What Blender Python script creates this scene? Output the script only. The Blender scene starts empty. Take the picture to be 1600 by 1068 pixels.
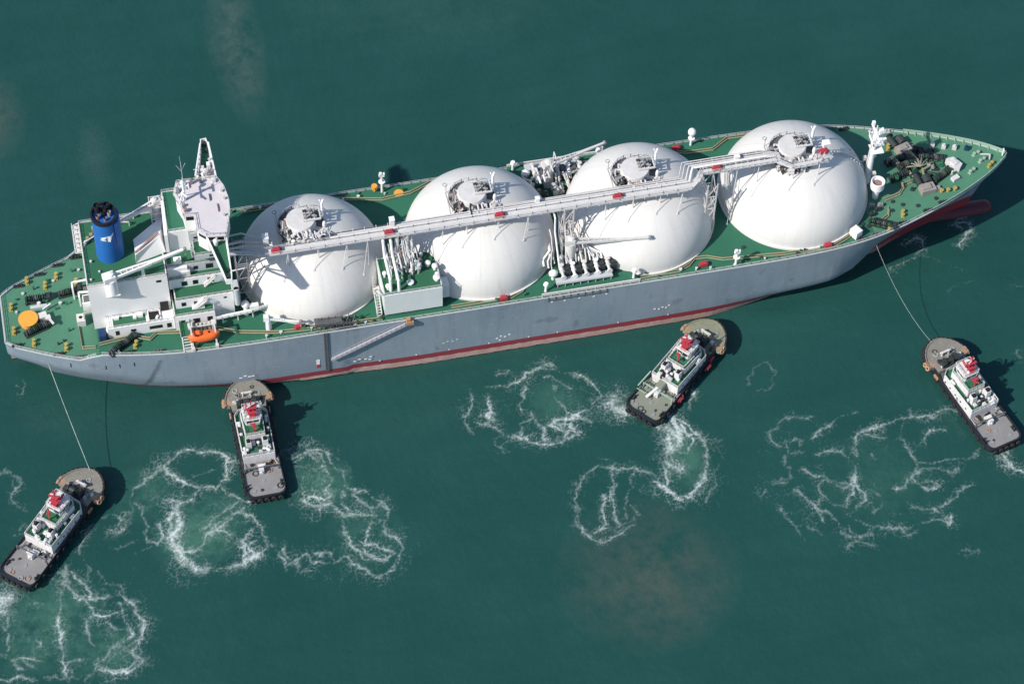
import bpy, math, random
import numpy as np
from mathutils import Vector, Matrix

S = bpy.context.scene
C = S.collection
R = math.radians
random.seed(7)
# ------------------------------------------------------------ camera, sky, sun
cd = bpy.data.cameras.new('camera'); cam = bpy.data.objects.new('camera', cd); C.objects.link(cam)
cd.sensor_width = 36.0; cd.lens = 90.0; cd.clip_start = 5; cd.clip_end = 6000
cr = Vector((0.97812862, -0.2070661, 0.01969841)); cu = Vector((0.15675981, 0.79609933, 0.58451024)); cf = Vector((0.13671415, 0.56863828, -0.81114718))
cam.matrix_world = Matrix(((cr.x, cu.x, -cf.x, -46.606), (cr.y, cu.y, -cf.y, -418.210), (cr.z, cu.z, -cf.z, 567.349), (0, 0, 0, 1)))
S.camera = cam
SUN_AZ, SUN_EL = R(23), R(40.5)            # shadows run towards +x +y
w = bpy.data.worlds.new('World'); S.world = w; w.use_nodes = True
nt = w.node_tree
sky = nt.nodes.new('ShaderNodeTexSky'); sky.sky_type = 'NISHITA'; sky.sun_disc = False
sky.sun_elevation = SUN_EL; sky.sun_rotation = math.atan2(-math.cos(SUN_AZ), -math.sin(SUN_AZ))
sky.air_density = 1.0; sky.dust_density = 0.6; sky.ozone_density = 2.0
nt.links.new(sky.outputs[0], nt.nodes['Background'].inputs[0]); nt.nodes['Background'].inputs[1].default_value = 0.11
ld = bpy.data.lights.new('sun', 'SUN'); ld.energy = 4.0; ld.angle = R(0.9); ld.color = (1, .945, .865)
sun = bpy.data.objects.new('sun', ld); C.objects.link(sun)
sun.rotation_euler = Vector((math.cos(SUN_AZ)*math.cos(SUN_EL), math.sin(SUN_AZ)*math.cos(SUN_EL), -math.sin(SUN_EL))).to_track_quat('-Z', 'Y').to_euler()
S.view_settings.view_transform = 'Standard'; S.view_settings.look = 'None'; S.view_settings.gamma = 1; S.view_settings.use_curve_mapping = False
S.view_settings.exposure = 0.32

# ------------------------------------------------------------ materials
def nodes(name):
    m = bpy.data.materials.new(name); m.use_nodes = True
    t = m.node_tree; b = t.nodes['Principled BSDF']
    return m, t, b
def N(t, kind, **kw):
    n = t.nodes.new(kind)
    for k, v in kw.items():
        if k in n.inputs: n.inputs[k].default_value = v
        else: setattr(n, k, v)
    return n
def math_node(t, op, a, b=None, clamp=False):
    n = t.nodes.new('ShaderNodeMath'); n.operation = op; n.use_clamp = clamp
    for i, q in enumerate((a, b)):
        if q is None: continue
        if isinstance(q, (int, float)): n.inputs[i].default_value = q
        else: t.links.new(q, n.inputs[i])
    return n.outputs[0]
def mixc(t, fac, a, b, blend='MIX'):
    n = t.nodes.new('ShaderNodeMix'); n.data_type = 'RGBA'; n.blend_type = blend
    for idx, q in ((0, fac), (6, a), (7, b)):
        if isinstance(q, (int, float)): n.inputs[idx].default_value = q
        elif isinstance(q, tuple): n.inputs[idx].default_value = (*q, 1) if len(q) == 3 else q
        else: t.links.new(q, n.inputs[idx])
    return n.outputs[2]
def ramp(t, fac, stops):
    n = t.nodes.new('ShaderNodeValToRGB'); e = n.color_ramp.elements
    while len(e) < len(stops): e.new(.5)
    for i, (p, c) in enumerate(stops): e[i].position = p; e[i].color = (*c, 1) if len(c) == 3 else c
    t.links.new(fac, n.inputs[0]); return n.outputs[0]
def coords(t, scale=(1, 1, 1)):
    tc = t.nodes.new('ShaderNodeTexCoord'); mp = t.nodes.new('ShaderNodeMapping'); mp.inputs['Scale'].default_value = scale
    t.links.new(tc.outputs['Object'], mp.inputs[0]); return mp.outputs[0], tc
def noise(t, vec, scale, detail=4, rough=.55):
    n = N(t, 'ShaderNodeTexNoise'); n.inputs['Scale'].default_value = scale; n.inputs['Detail'].default_value = detail; n.inputs['Roughness'].default_value = rough
    t.links.new(vec, n.inputs['Vector']); return n.outputs['Fac']
def paint(name, col, dirt=(.4, .4, .4), amt=.25, scale=.25, stretch=(1, 1, 1), rough=.5, metal=0, fine=1.6, spec=.4):
    m, t, b = nodes(name)
    v, _ = coords(t, stretch)
    n1 = noise(t, v, scale, 5, .6); n2 = noise(t, v, fine, 4, .6)
    f = math_node(t, 'MULTIPLY_ADD', n1, 1.0); f = math_node(t, 'ADD', math_node(t, 'MULTIPLY', n1, .6), math_node(t, 'MULTIPLY', n2, .4))
    f = math_node(t, 'MULTIPLY', math_node(t, 'SUBTRACT', f, .36, True), amt*4, True)
    dc = tuple(c*d for c, d in zip(col, dirt))
    t.links.new(mixc(t, f, col, dc), b.inputs['Base Color'])
    b.inputs['Roughness'].default_value = rough; b.inputs['Metallic'].default_value = metal
    b.inputs['Specular IOR Level'].default_value = spec
    return m
Mt = {}
Mt['white'] = paint('white_paint', (.84, .83, .82), (.74, .72, .70), .20, .15, (1, 1, .35))
Mt['tank'] = paint('tank_white_paint', (.665, .655, .64), (.80, .81, .83), .38, .07, (1, 1, .2), .6, fine=.6, spec=.2)
Mt['roofwhite'] = paint('pinkish_white_roof_paint', (.64, .60, .615), (.78, .74, .72), .35, .4, rough=.7, fine=2.2, spec=.2)
Mt['housewhite'] = paint('house_pale_paint', (.70, .73, .73), (.78, .78, .78), .25, .2, (1, 1, .3), .55)
Mt['tugwhite'] = paint('tug_white_paint', (.72, .71, .71), (.55, .52, .5), .45, .5, (1, 1, .4), .6, fine=1.2)
Mt['offwhite'] = paint('weathered_white_steel', (.66, .65, .64), (.6, .55, .5), .35, .5, rough=.6)
Mt['pipe'] = paint('pale_grey_pipe_paint', (.62, .60, .60), (.55, .5, .48), .35, .6, rough=.55)
Mt['steel'] = paint('grey_steel', (.30, .30, .31), (.5, .48, .45), .35, .5, rough=.55)
Mt['lgrey'] = paint('light_grey_paint', (.50, .53, .54), (.75, .75, .75), .25, .3, rough=.55)
Mt['dark'] = paint('dark_machinery', (.035, .045, .045), (.5, .5, .5), .4, .8, rough=.6)
Mt['winchgreen'] = paint('dark_green_machinery', (.03, .075, .05), (.5, .5, .5), .45, .8, rough=.65)
Mt['grating'] = paint('dark_steel_grating', (.12, .125, .13), (.45, .45, .45), .5, 1.2, rough=.7)
Mt['deck'] = paint('green_deck_paint', (.033, .150, .088), (.66, .70, .82), .42, .09, rough=.65, fine=.8, spec=.25)
Mt['foredeck'] = paint('forecastle_green_deck_paint', (.082, .222, .138), (.66, .70, .82), .42, .07, rough=.65, fine=.7, spec=.25)
Mt['upper_green'] = paint('upper_deck_green_paint', (.033, .135, .070), (.7, .75, .8), .3, .2, rough=.65, spec=.25)
Mt['red'] = paint('red_paint', (.43, .045, .065), (.7, .7, .7), .3, .7, rough=.5)
Mt['orange'] = paint('lifeboat_orange', (.78, .145, .03), (.85, .8, .8), .25, .6, rough=.45)
Mt['laddergrey'] = paint('ladder_alloy', (.36, .36, .40), (.6, .6, .6), .4, .8, rough=.55)
Mt['windlass'] = paint('windlass_paint', (.33, .30, .275), (.6, .58, .55), .5, .8, rough=.65)
Mt['disc'] = paint('orange_yellow_paint', (.78, .36, .055), (.9, .85, .7), .3, .8, rough=.6)
Mt['yellow'] = paint('bollard_yellow', (.40, .33, .09), (.6, .6, .6), .4, 1.5, rough=.6)
Mt['tan'] = paint('tan_pipe_paint', (.33, .29, .18), (.7, .75, .7), .4, .8, rough=.6)
Mt['blue'] = paint('funnel_blue', (.018, .125, .40), (.75, .8, .85), .3, .2, (1, 1, .3), .45)
Mt['bluedark'] = paint('dark_blue_paint', (.012, .04, .12), (.7, .7, .7), .3, .5, rough=.5)
Mt['black'] = paint('soot_black', (.012, .012, .014), (.6, .6, .6), .3, .8, rough=.7)
Mt['rust'] = paint('rusty_pipe', (.30, .20, .18), (.5, .4, .4), .4, 1, rough=.7)
Mt['rubber'] = paint('black_rubber', (.018, .018, .020), (1.8, 1.7, 1.6), .4, 1.5, rough=.8)
Mt['glass'] = paint('dark_window_glass', (.012, .016, .02), (.8, .8, .8), .2, .5, rough=.12, spec=.6)
Mt['rope'] = paint('pale_rope', (.36, .42, .38), (.7, .7, .7), .2, 2, rough=.8)
Mt['tugdeck'] = paint('tug_grey_deck', (.27, .262, .26), (.62, .62, .60), .50, .35, rough=.75)
Mt['tugfore'] = paint('tug_tan_fore_deck', (.245, .23, .20), (.6, .6, .58), .55, .4, rough=.75)
Mt['olivedeck'] = paint('tug_olive_deck', (.235, .25, .20), (.7, .72, .70), .40, .35, rough=.75)
Mt['olivefore'] = paint('tug_olive_fore_deck', (.25, .26, .19), (.65, .62, .55), .55, .4, rough=.75)
Mt['tughull'] = paint('tug_black_hull', (.016, .018, .024), (1.6, 1.6, 1.6), .4, .4, rough=.5)
Mt['ochre'] = paint('ochre_fender_paint', (.42, .255, .15), (.6, .55, .5), .5, 1.0, rough=.75)
Mt['ltgreen'] = paint('pale_green_paint', (.30, .42, .33), (.8, .8, .8), .3, .5, rough=.6)

def hull_mat():
    m, t, b = nodes('ship_hull_paint')
    v, tc = coords(t)
    sp = t.nodes.new('ShaderNodeSeparateXYZ'); t.links.new(tc.outputs['Object'], sp.inputs[0])
    z = sp.outputs['Z']; x = sp.outputs['X']
    vs, _ = coords(t, (.5, .5, .06)); st = noise(t, vs, 1.0, 6, .65)
    n1 = noise(t, v, .05, 5, .6); n2 = noise(t, v, .5, 5, .6)
    grey = mixc(t, ramp(t, n1, [(.35, (0, 0, 0)), (.7, (1, 1, 1))]), (.205, .258, .310), (.262, .312, .36))
    grey = mixc(t, math_node(t, 'MULTIPLY', ramp(t, st, [(.5, (0, 0, 0)), (.75, (1, 1, 1))]), .38), grey, (.13, .16, .19))
    grey = mixc(t, math_node(t, 'MULTIPLY', ramp(t, n2, [(.62, (0, 0, 0)), (.72, (1, 1, 1))]), .35), grey, (.40, .42, .44))
    # strake seams
    zf = math_node(t, 'FRACT', math_node(t, 'MULTIPLY', z, 1/3.4))
    seam = math_node(t, 'MULTIPLY', math_node(t, 'LESS_THAN', zf, .05), .16)
    grey = mixc(t, seam, grey, (.15, .17, .2))
    spt = noise(t, v, .16, 3, .5)
    grey = mixc(t, math_node(t, 'MULTIPLY', ramp(t, spt, [(.64, (0, 0, 0)), (.70, (1, 1, 1))]), .45), grey, (.12, .14, .17))
    vr, _ = coords(t, (.8, .8, .045)); ru = noise(t, vr, 1.0, 5, .7)
    grey = mixc(t, math_node(t, 'MULTIPLY', ramp(t, ru, [(.60, (0, 0, 0)), (.72, (1, 1, 1))]), .35), grey, (.20, .15, .12))
    # long tug scuff on the quarter
    d = math_node(t, 'ABSOLUTE', math_node(t, 'SUBTRACT', math_node(t, 'SUBTRACT', x, -49.3), math_node(t, 'MULTIPLY', math_node(t, 'SUBTRACT', z, 9), .38)))
    d = math_node(t, 'ADD', d, math_node(t, 'MULTIPLY', n2, 1.8))
    sc = math_node(t, 'SUBTRACT', 1.0, math_node(t, 'MULTIPLY', math_node(t, 'SUBTRACT', d, .9), .9, True), True)
    sc = math_node(t, 'MULTIPLY', sc, math_node(t, 'MULTIPLY', math_node(t, 'LESS_THAN', z, 18.5), .65))
    grey = mixc(t, sc, grey, (.05, .055, .07))
    wob = math_node(t, 'MULTIPLY', math_node(t, 'SUBTRACT', n2, .5), 1.1)
    zz = math_node(t, 'ADD', z, wob)
    low = mixc(t, ramp(t, n2, [(.3, (0, 0, 0)), (.75, (1, 1, 1))]), (.55, .39, .34), (.40, .22, .20))
    redc = mixc(t, ramp(t, st, [(.4, (0, 0, 0)), (.7, (1, 1, 1))]), (.275, .036, .050), (.22, .046, .056))
    under = mixc(t, math_node(t, 'GREATER_THAN', math_node(t, 'ADD', z, math_node(t, 'MULTIPLY', math_node(t, 'SUBTRACT', n2, .5), .7)), 2.45), low, redc)
    # forward of the cargo tanks the whole underbody is bare red
    bowf = math_node(t, 'MULTIPLY', math_node(t, 'SUBTRACT', x, 150), .07, True)
    under = mixc(t, bowf, under, redc)
    under = mixc(t, math_node(t, 'LESS_THAN', zz, .35), under, (.06, .045, .04))
    top = math_node(t, 'ADD', 4.4, math_node(t, 'MULTIPLY', bowf, 2.4))
    col = mixc(t, math_node(t, 'GREATER_THAN', z, top), under, grey)
    t.links.new(col, b.inputs['Base Color']); b.inputs['Roughness'].default_value = .5
    bn = t.nodes.new('ShaderNodeBump'); bn.inputs['Strength'].default_value = .15; bn.inputs['Distance'].default_value = .4
    t.links.new(noise(t, v, .35, 3), bn.inputs['Height']); t.links.new(bn.outputs[0], b.inputs['Normal'])
    return m
Mt['hull'] = hull_mat()

def tank_mat(cx):
    m, t, b = nodes('tank_white_paint')
    v, tc = coords(t)
    sp = t.nodes.new('ShaderNodeSeparateXYZ'); t.links.new(tc.outputs['Object'], sp.inputs[0])
    dx = math_node(t, 'SUBTRACT', sp.outputs['X'], cx); an = math_node(t, 'ARCTAN2', sp.outputs['Y'], dx)
    rad = math_node(t, 'SQRT', math_node(t, 'ADD', math_node(t, 'MULTIPLY', dx, dx), math_node(t, 'MULTIPLY', sp.outputs['Y'], sp.outputs['Y'])))
    z = sp.outputs['Z']
    f1 = math_node(t, 'FRACT', math_node(t, 'MULTIPLY', math_node(t, 'ADD', an, 4), 28/6.28318))
    s1 = math_node(t, 'LESS_THAN', math_node(t, 'MULTIPLY', f1, math_node(t, 'MULTIPLY', rad, 6.28/28)), .16)
    f2 = math_node(t, 'FRACT', math_node(t, 'MULTIPLY', z, 1/4.6)); s2 = math_node(t, 'LESS_THAN', f2, .035)
    seam = math_node(t, 'MULTIPLY', math_node(t, 'MAXIMUM', s1, s2), .065)
    cb = t.nodes.new('ShaderNodeCombineXYZ'); t.links.new(math_node(t, 'MULTIPLY', an, 14.0), cb.inputs[0]); t.links.new(math_node(t, 'MULTIPLY', z, .10), cb.inputs[1]); cb.inputs[2].default_value = cx
    st = noise(t, cb.outputs[0], 1.0, 6, .65); big = noise(t, v, .09, 5, .6)
    col = mixc(t, math_node(t, 'MULTIPLY', ramp(t, big, [(.35, (0, 0, 0)), (.7, (1, 1, 1))]), .5), (.70, .68, .645), (.635, .625, .605))
    col = mixc(t, math_node(t, 'MULTIPLY', ramp(t, st, [(.50, (0, 0, 0)), (.75, (1, 1, 1))]), .30), col, (.45, .44, .42))
    col = mixc(t, math_node(t, 'MULTIPLY', ramp(t, st, [(.66, (0, 0, 0)), (.74, (1, 1, 1))]), .22), col, (.42, .33, .25))
    col = mixc(t, seam, col, (.25, .25, .26))
    t.links.new(col, b.inputs['Base Color']); b.inputs['Roughness'].default_value = .6; b.inputs['Specular IOR Level'].default_value = .2
    bn = t.nodes.new('ShaderNodeBump'); bn.inputs['Strength'].default_value = .12; bn.inputs['Distance'].default_value = .3
    t.links.new(noise(t, v, .22, 3), bn.inputs['Height']); t.links.new(bn.outputs[0], b.inputs['Normal'])
    return m
def water_mat():
    m, t, b = nodes('sea_water')
    v, tc = coords(t)
    big = noise(t, v, .012, 5, .55); mid = noise(t, v, .05, 5, .6)
    col = mixc(t, big, (.0100, .0540, .0465), (.0185, .0790, .0690))
    col = mixc(t, math_node(t, 'MULTIPLY', ramp(t, mid, [(.4, (0, 0, 0)), (.75, (1, 1, 1))]), .35), col, (.0220, .0860, .0750))
    vst, _ = coords(t, (.03, .16, .1)); rip = noise(t, vst, 1.0, 6, .65)
    col = mixc(t, math_node(t, 'MULTIPLY', ramp(t, rip, [(.42, (0, 0, 0)), (.68, (1, 1, 1))]), .28), col, (.0100, .0500, .0455))
    def patch(c, r, tint, amt, s, ang=0):
        mp = t.nodes.new('ShaderNodeMapping'); mp.vector_type = 'TEXTURE'
        mp.inputs['Location'].default_value = (c[0], c[1], 0); mp.inputs['Scale'].default_value = (r[0], r[1], 1); mp.inputs['Rotation'].default_value = (0, 0, ang)
        t.links.new(tc.outputs['Object'], mp.inputs[0])
        ln = t.nodes.new('ShaderNodeVectorMath'); ln.operation = 'LENGTH'; t.links.new(mp.outputs[0], ln.inputs[0])
        f = math_node(t, 'SUBTRACT', 1.0, ln.outputs['Value'], True)
        nn = noise(t, v, s, 7, .68)
        n3 = noise(t, v, s*4, 6, .7)
        nn = math_node(t, 'ADD', math_node(t, 'MULTIPLY', nn, .75), math_node(t, 'MULTIPLY', n3, .35))
        f = math_node(t, 'MULTIPLY', math_node(t, 'POWER', f, .8), math_node(t, 'MULTIPLY', math_node(t, 'SUBTRACT', nn, .385, True), 5.2), True)
        f = math_node(t, 'MULTIPLY', f, amt)
        return lambda c_: mixc(t, f, c_, tint)
    # stirred-up silt, first patch only
    col = patch((68, -99), (25, 24), (.056, .086, .072), .95, .05)(col)
    col = patch((-9, 103), (9, 34), (.064, .105, .095), .7, .08)(col)  # pale surface glare painted into the water colour
    col = patch((-85, 88), (13, 20), (.07, .10, .088), .7, .06)(col)  # another glint, tinted into the colour as well
    col = patch((60, 110), (60, 25), (.05, .10, .095), .2, .05)(col)  # broad, faint paler tint
    for (x, y, rx, ry, s) in TURBID:
        col = patch((x, y), (rx*.95, ry*1.05), (.055, .150, .110), min(.8, 1.0*s), .10)(col)
    t.links.new(col, b.inputs['Base Color'])
    b.inputs['Roughness'].default_value = .18; b.inputs['IOR'].default_value = 1.33
    h1 = noise(t, v, .35, 4, .6); h2 = noise(t, v, 1.3, 3, .5)
    h = math_node(t, 'ADD', math_node(t, 'ADD', math_node(t, 'MULTIPLY', h1, .75), math_node(t, 'MULTIPLY', h2, .08)), math_node(t, 'MULTIPLY', noise(t, v, .09, 4, .6), 1.4))
    bn = t.nodes.new('ShaderNodeBump'); bn.inputs['Strength'].default_value = .32; bn.inputs['Distance'].default_value = .8
    t.links.new(h, bn.inputs['Height']); t.links.new(bn.outputs[0], b.inputs['Normal'])
    return m
def foam_mat():
    m, t, b = nodes('sea_foam')
    at = t.nodes.new('ShaderNodeAttribute'); at.attribute_name = 'foam'
    v, _ = coords(t)
    n1 = noise(t, v, .9, 5, .65)
    f = math_node(t, 'MULTIPLY', at.outputs['Fac'], math_node(t, 'ADD', .45, math_node(t, 'MULTIPLY', n1, 1.1)), True)
    b.inputs['Base Color'].default_value = (.66, .76, .73, 1); b.inputs['Roughness'].default_value = .7
    tr = t.nodes.new('ShaderNodeBsdfTransparent'); mx = t.nodes.new('ShaderNodeMixShader')
    t.links.new(f, mx.inputs[0]); t.links.new(tr.outputs[0], mx.inputs[1]); t.links.new(b.outputs[0], mx.inputs[2])
    t.links.new(mx.outputs[0], t.nodes['Material Output'].inputs[0])
    return m

# ------------------------------------------------------------ mesh building
class MB:
    def __init__(s): s.v = []; s.f = []
    def add(s, vs, fs):
        o = len(s.v); s.v += [tuple(map(float, p)) for p in vs]; s.f += [tuple(i+o for i in f) for f in fs]; return s
    def prism(s, poly, z0, z1):
        n = len(poly); a = sum(poly[i][0]*poly[(i+1) % n][1]-poly[(i+1) % n][0]*poly[i][1] for i in range(n))
        if a < 0: poly = poly[::-1]
        vs = [(x, y, z0) for x, y in poly]+[(x, y, z1) for x, y in poly]
        fs = [tuple(range(n-1, -1, -1)), tuple(range(n, 2*n))]+[(i, (i+1) % n, n+(i+1) % n, n+i) for i in range(n)]
        return s.add(vs, fs)
    def sheet(s, poly, z):
        n = len(poly); a = sum(poly[i][0]*poly[(i+1) % n][1]-poly[(i+1) % n][0]*poly[i][1] for i in range(n))
        if a < 0: poly = poly[::-1]
        return s.add([(x, y, z) for x, y in poly], [tuple(range(n))])
    def box(s, c, d, rz=0):
        x, y, z = (k/2 for k in d); co, si = math.cos(rz), math.sin(rz)
        p = [(-x, -y), (x, -y), (x, y), (-x, y)]
        return s.prism([(c[0]+a*co-b*si, c[1]+a*si+b*co) for a, b in p], c[2]-z, c[2]+z)
    def bb(s, x0, x1, y0, y1, z0, z1): return s.prism([(x0, y0), (x1, y0), (x1, y1), (x0, y1)], z0, z1)
    def frame(s, a, b):
        d = (Vector(b)-Vector(a)).normalized(); u = d.cross(Vector((0, 0, 1)))
        if u.length < 1e-3: u = Vector((1, 0, 0))
        u.normalize(); return u, u.cross(d)
    def bar(s, a, b, w=.2, h=None, w2=None):
        h = h or w; u, k = s.frame(a, b); a = Vector(a); b = Vector(b); r = (w2/w) if w2 else 1
        vs = []
        for p, q in ((a, 1), (b, r)):
            vs += [p-u*w/2*q-k*h/2*q, p+u*w/2*q-k*h/2*q, p+u*w/2*q+k*h/2*q, p-u*w/2*q+k*h/2*q]
        return s.add(vs, [(0, 1, 2, 3), (7, 6, 5, 4), (0, 4, 5, 1), (1, 5, 6, 2), (2, 6, 7, 3), (3, 7, 4, 0)])
    def cyl(s, a, b, r, r2=None, n=10, cap=True):
        r2 = r if r2 is None else r2; u, k = s.frame(a, b); a = Vector(a); b = Vector(b); vs = []
        for p, q in ((a, r), (b, r2)):
            for i in range(n):
                t = 2*math.pi*i/n; vs.append(p+(u*math.cos(t)+k*math.sin(t))*q)
        fs = [(i, (i+1) % n, n+(i+1) % n, n+i) for i in range(n)]
        if cap: fs += [tuple(range(n-1, -1, -1)), tuple(range(n, 2*n))]
        return s.add(vs, fs)
    def tube(s, pts, r=.2, n=6):
        for a, b in zip(pts[:-1], pts[1:]): s.cyl(a, b, r, n=n)
        for p in pts[1:-1]: s.ell(p, (r*1.08,)*3, n, 4)
        return s
    def lathe(s, prof, c=(0, 0, 0), n=24, sx=1, sy=1):
        vs = []; fs = []; m = len(prof)
        for r, z in prof:
            for i in range(n):
                t = 2*math.pi*i/n; vs.append((c[0]+r*math.cos(t)*sx, c[1]+r*math.sin(t)*sy, c[2]+z))
        for j in range(m-1):
            for i in range(n): fs.append((j*n+i, j*n+(i+1) % n, (j+1)*n+(i+1) % n, (j+1)*n+i))
        if prof[0][0] > 1e-6: fs.append(tuple(range(n-1, -1, -1)))
        if prof[-1][0] > 1e-6: fs.append(tuple((m-1)*n+i for i in range(n)))
        return s.add(vs, fs)
    def ell(s, c, r, n=12, m=6):
        pr = [(math.cos(t), math.sin(t)) for t in [(-.5+j/m)*math.pi for j in range(m+1)]]
        vs = [(c[0], c[1], c[2]-r[2])]; fs = []
        for j in range(1, m):
            for i in range(n):
                t = 2*math.pi*i/n; vs.append((c[0]+r[0]*pr[j][0]*math.cos(t), c[1]+r[1]*pr[j][0]*math.sin(t), c[2]+r[2]*pr[j][1]))
        vs.append((c[0], c[1], c[2]+r[2])); L = len(vs)-1
        for i in range(n): fs.append((0, 1+(i+1) % n, 1+i)); fs.append((L, L-n+i, L-n+(i+1) % n))
        for j in range(m-2):
            for i in range(n): a = 1+j*n; fs.append((a+i, a+(i+1) % n, a+n+(i+1) % n, a+n+i))
        return s.add(vs, fs)
    def torus(s, c, R_, r, axis=(0, 0, 1), n=12, m=6):
        ax = Vector(axis).normalized(); u = ax.orthogonal().normalized(); k = ax.cross(u); c = Vector(c); vs = []
        for i in range(n):
            t = 2*math.pi*i/n; d = u*math.cos(t)+k*math.sin(t)
            for j in range(m):
                q = 2*math.pi*j/m; vs.append(c+d*(R_+r*math.cos(q))+ax*r*math.sin(q))
        fs = [(i*m+j, ((i+1) % n)*m+j, ((i+1) % n)*m+(j+1) % m, i*m+(j+1) % m) for i in range(n) for j in range(m)]
        return s.add(vs, fs)
    def rail(s, pts, h=1.1, step=2.0, t=.09, closed=False):
        if closed: pts = list(pts)+[pts[0]]
        for a, b in zip(pts[:-1], pts[1:]):
            a = Vector(a); b = Vector(b); L = (b-a).length; k = max(1, int(L/step))
            up = Vector((0, 0, 1))
            for q in (1, .55): s.bar(a+up*h*q, b+up*h*q, t)
            for i in range(k+1):
                p = a.lerp(b, i/k); s.bar(p, p+up*h, t*1.2)
        return s
    def build(s, name, m, parent=None, smooth=None, loc=None):
        me = bpy.data.meshes.new(name); me.from_pydata(s.v, [], s.f); me.update()
        o = bpy.data.objects.new(name, me); C.objects.link(o); me.materials.append(Mt[m] if isinstance(m, str) else m)
        if parent: o.parent = parent
        if smooth:
            me.polygons.foreach_set('use_smooth', [True]*len(me.polygons)); me.set_sharp_from_angle(angle=R(smooth))
        return o
def tag(o, label=None, cat=None, group=None, kind=None):
    for k, v in (('label', label), ('category', cat), ('group', group), ('kind', kind)):
        if v: o[k] = v
    return o
def empty(name, loc=(0, 0, 0), rz=0):
    o = bpy.data.objects.new(name, None); C.objects.link(o); o.location = loc; o.rotation_euler = (0, 0, rz); o.empty_display_size = 2
    return o
def copy_tree(o, parent=None):
    c = o.copy(); C.objects.link(c); c.parent = parent
    for ch in list(o.children): copy_tree(ch, c)
    return c
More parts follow.
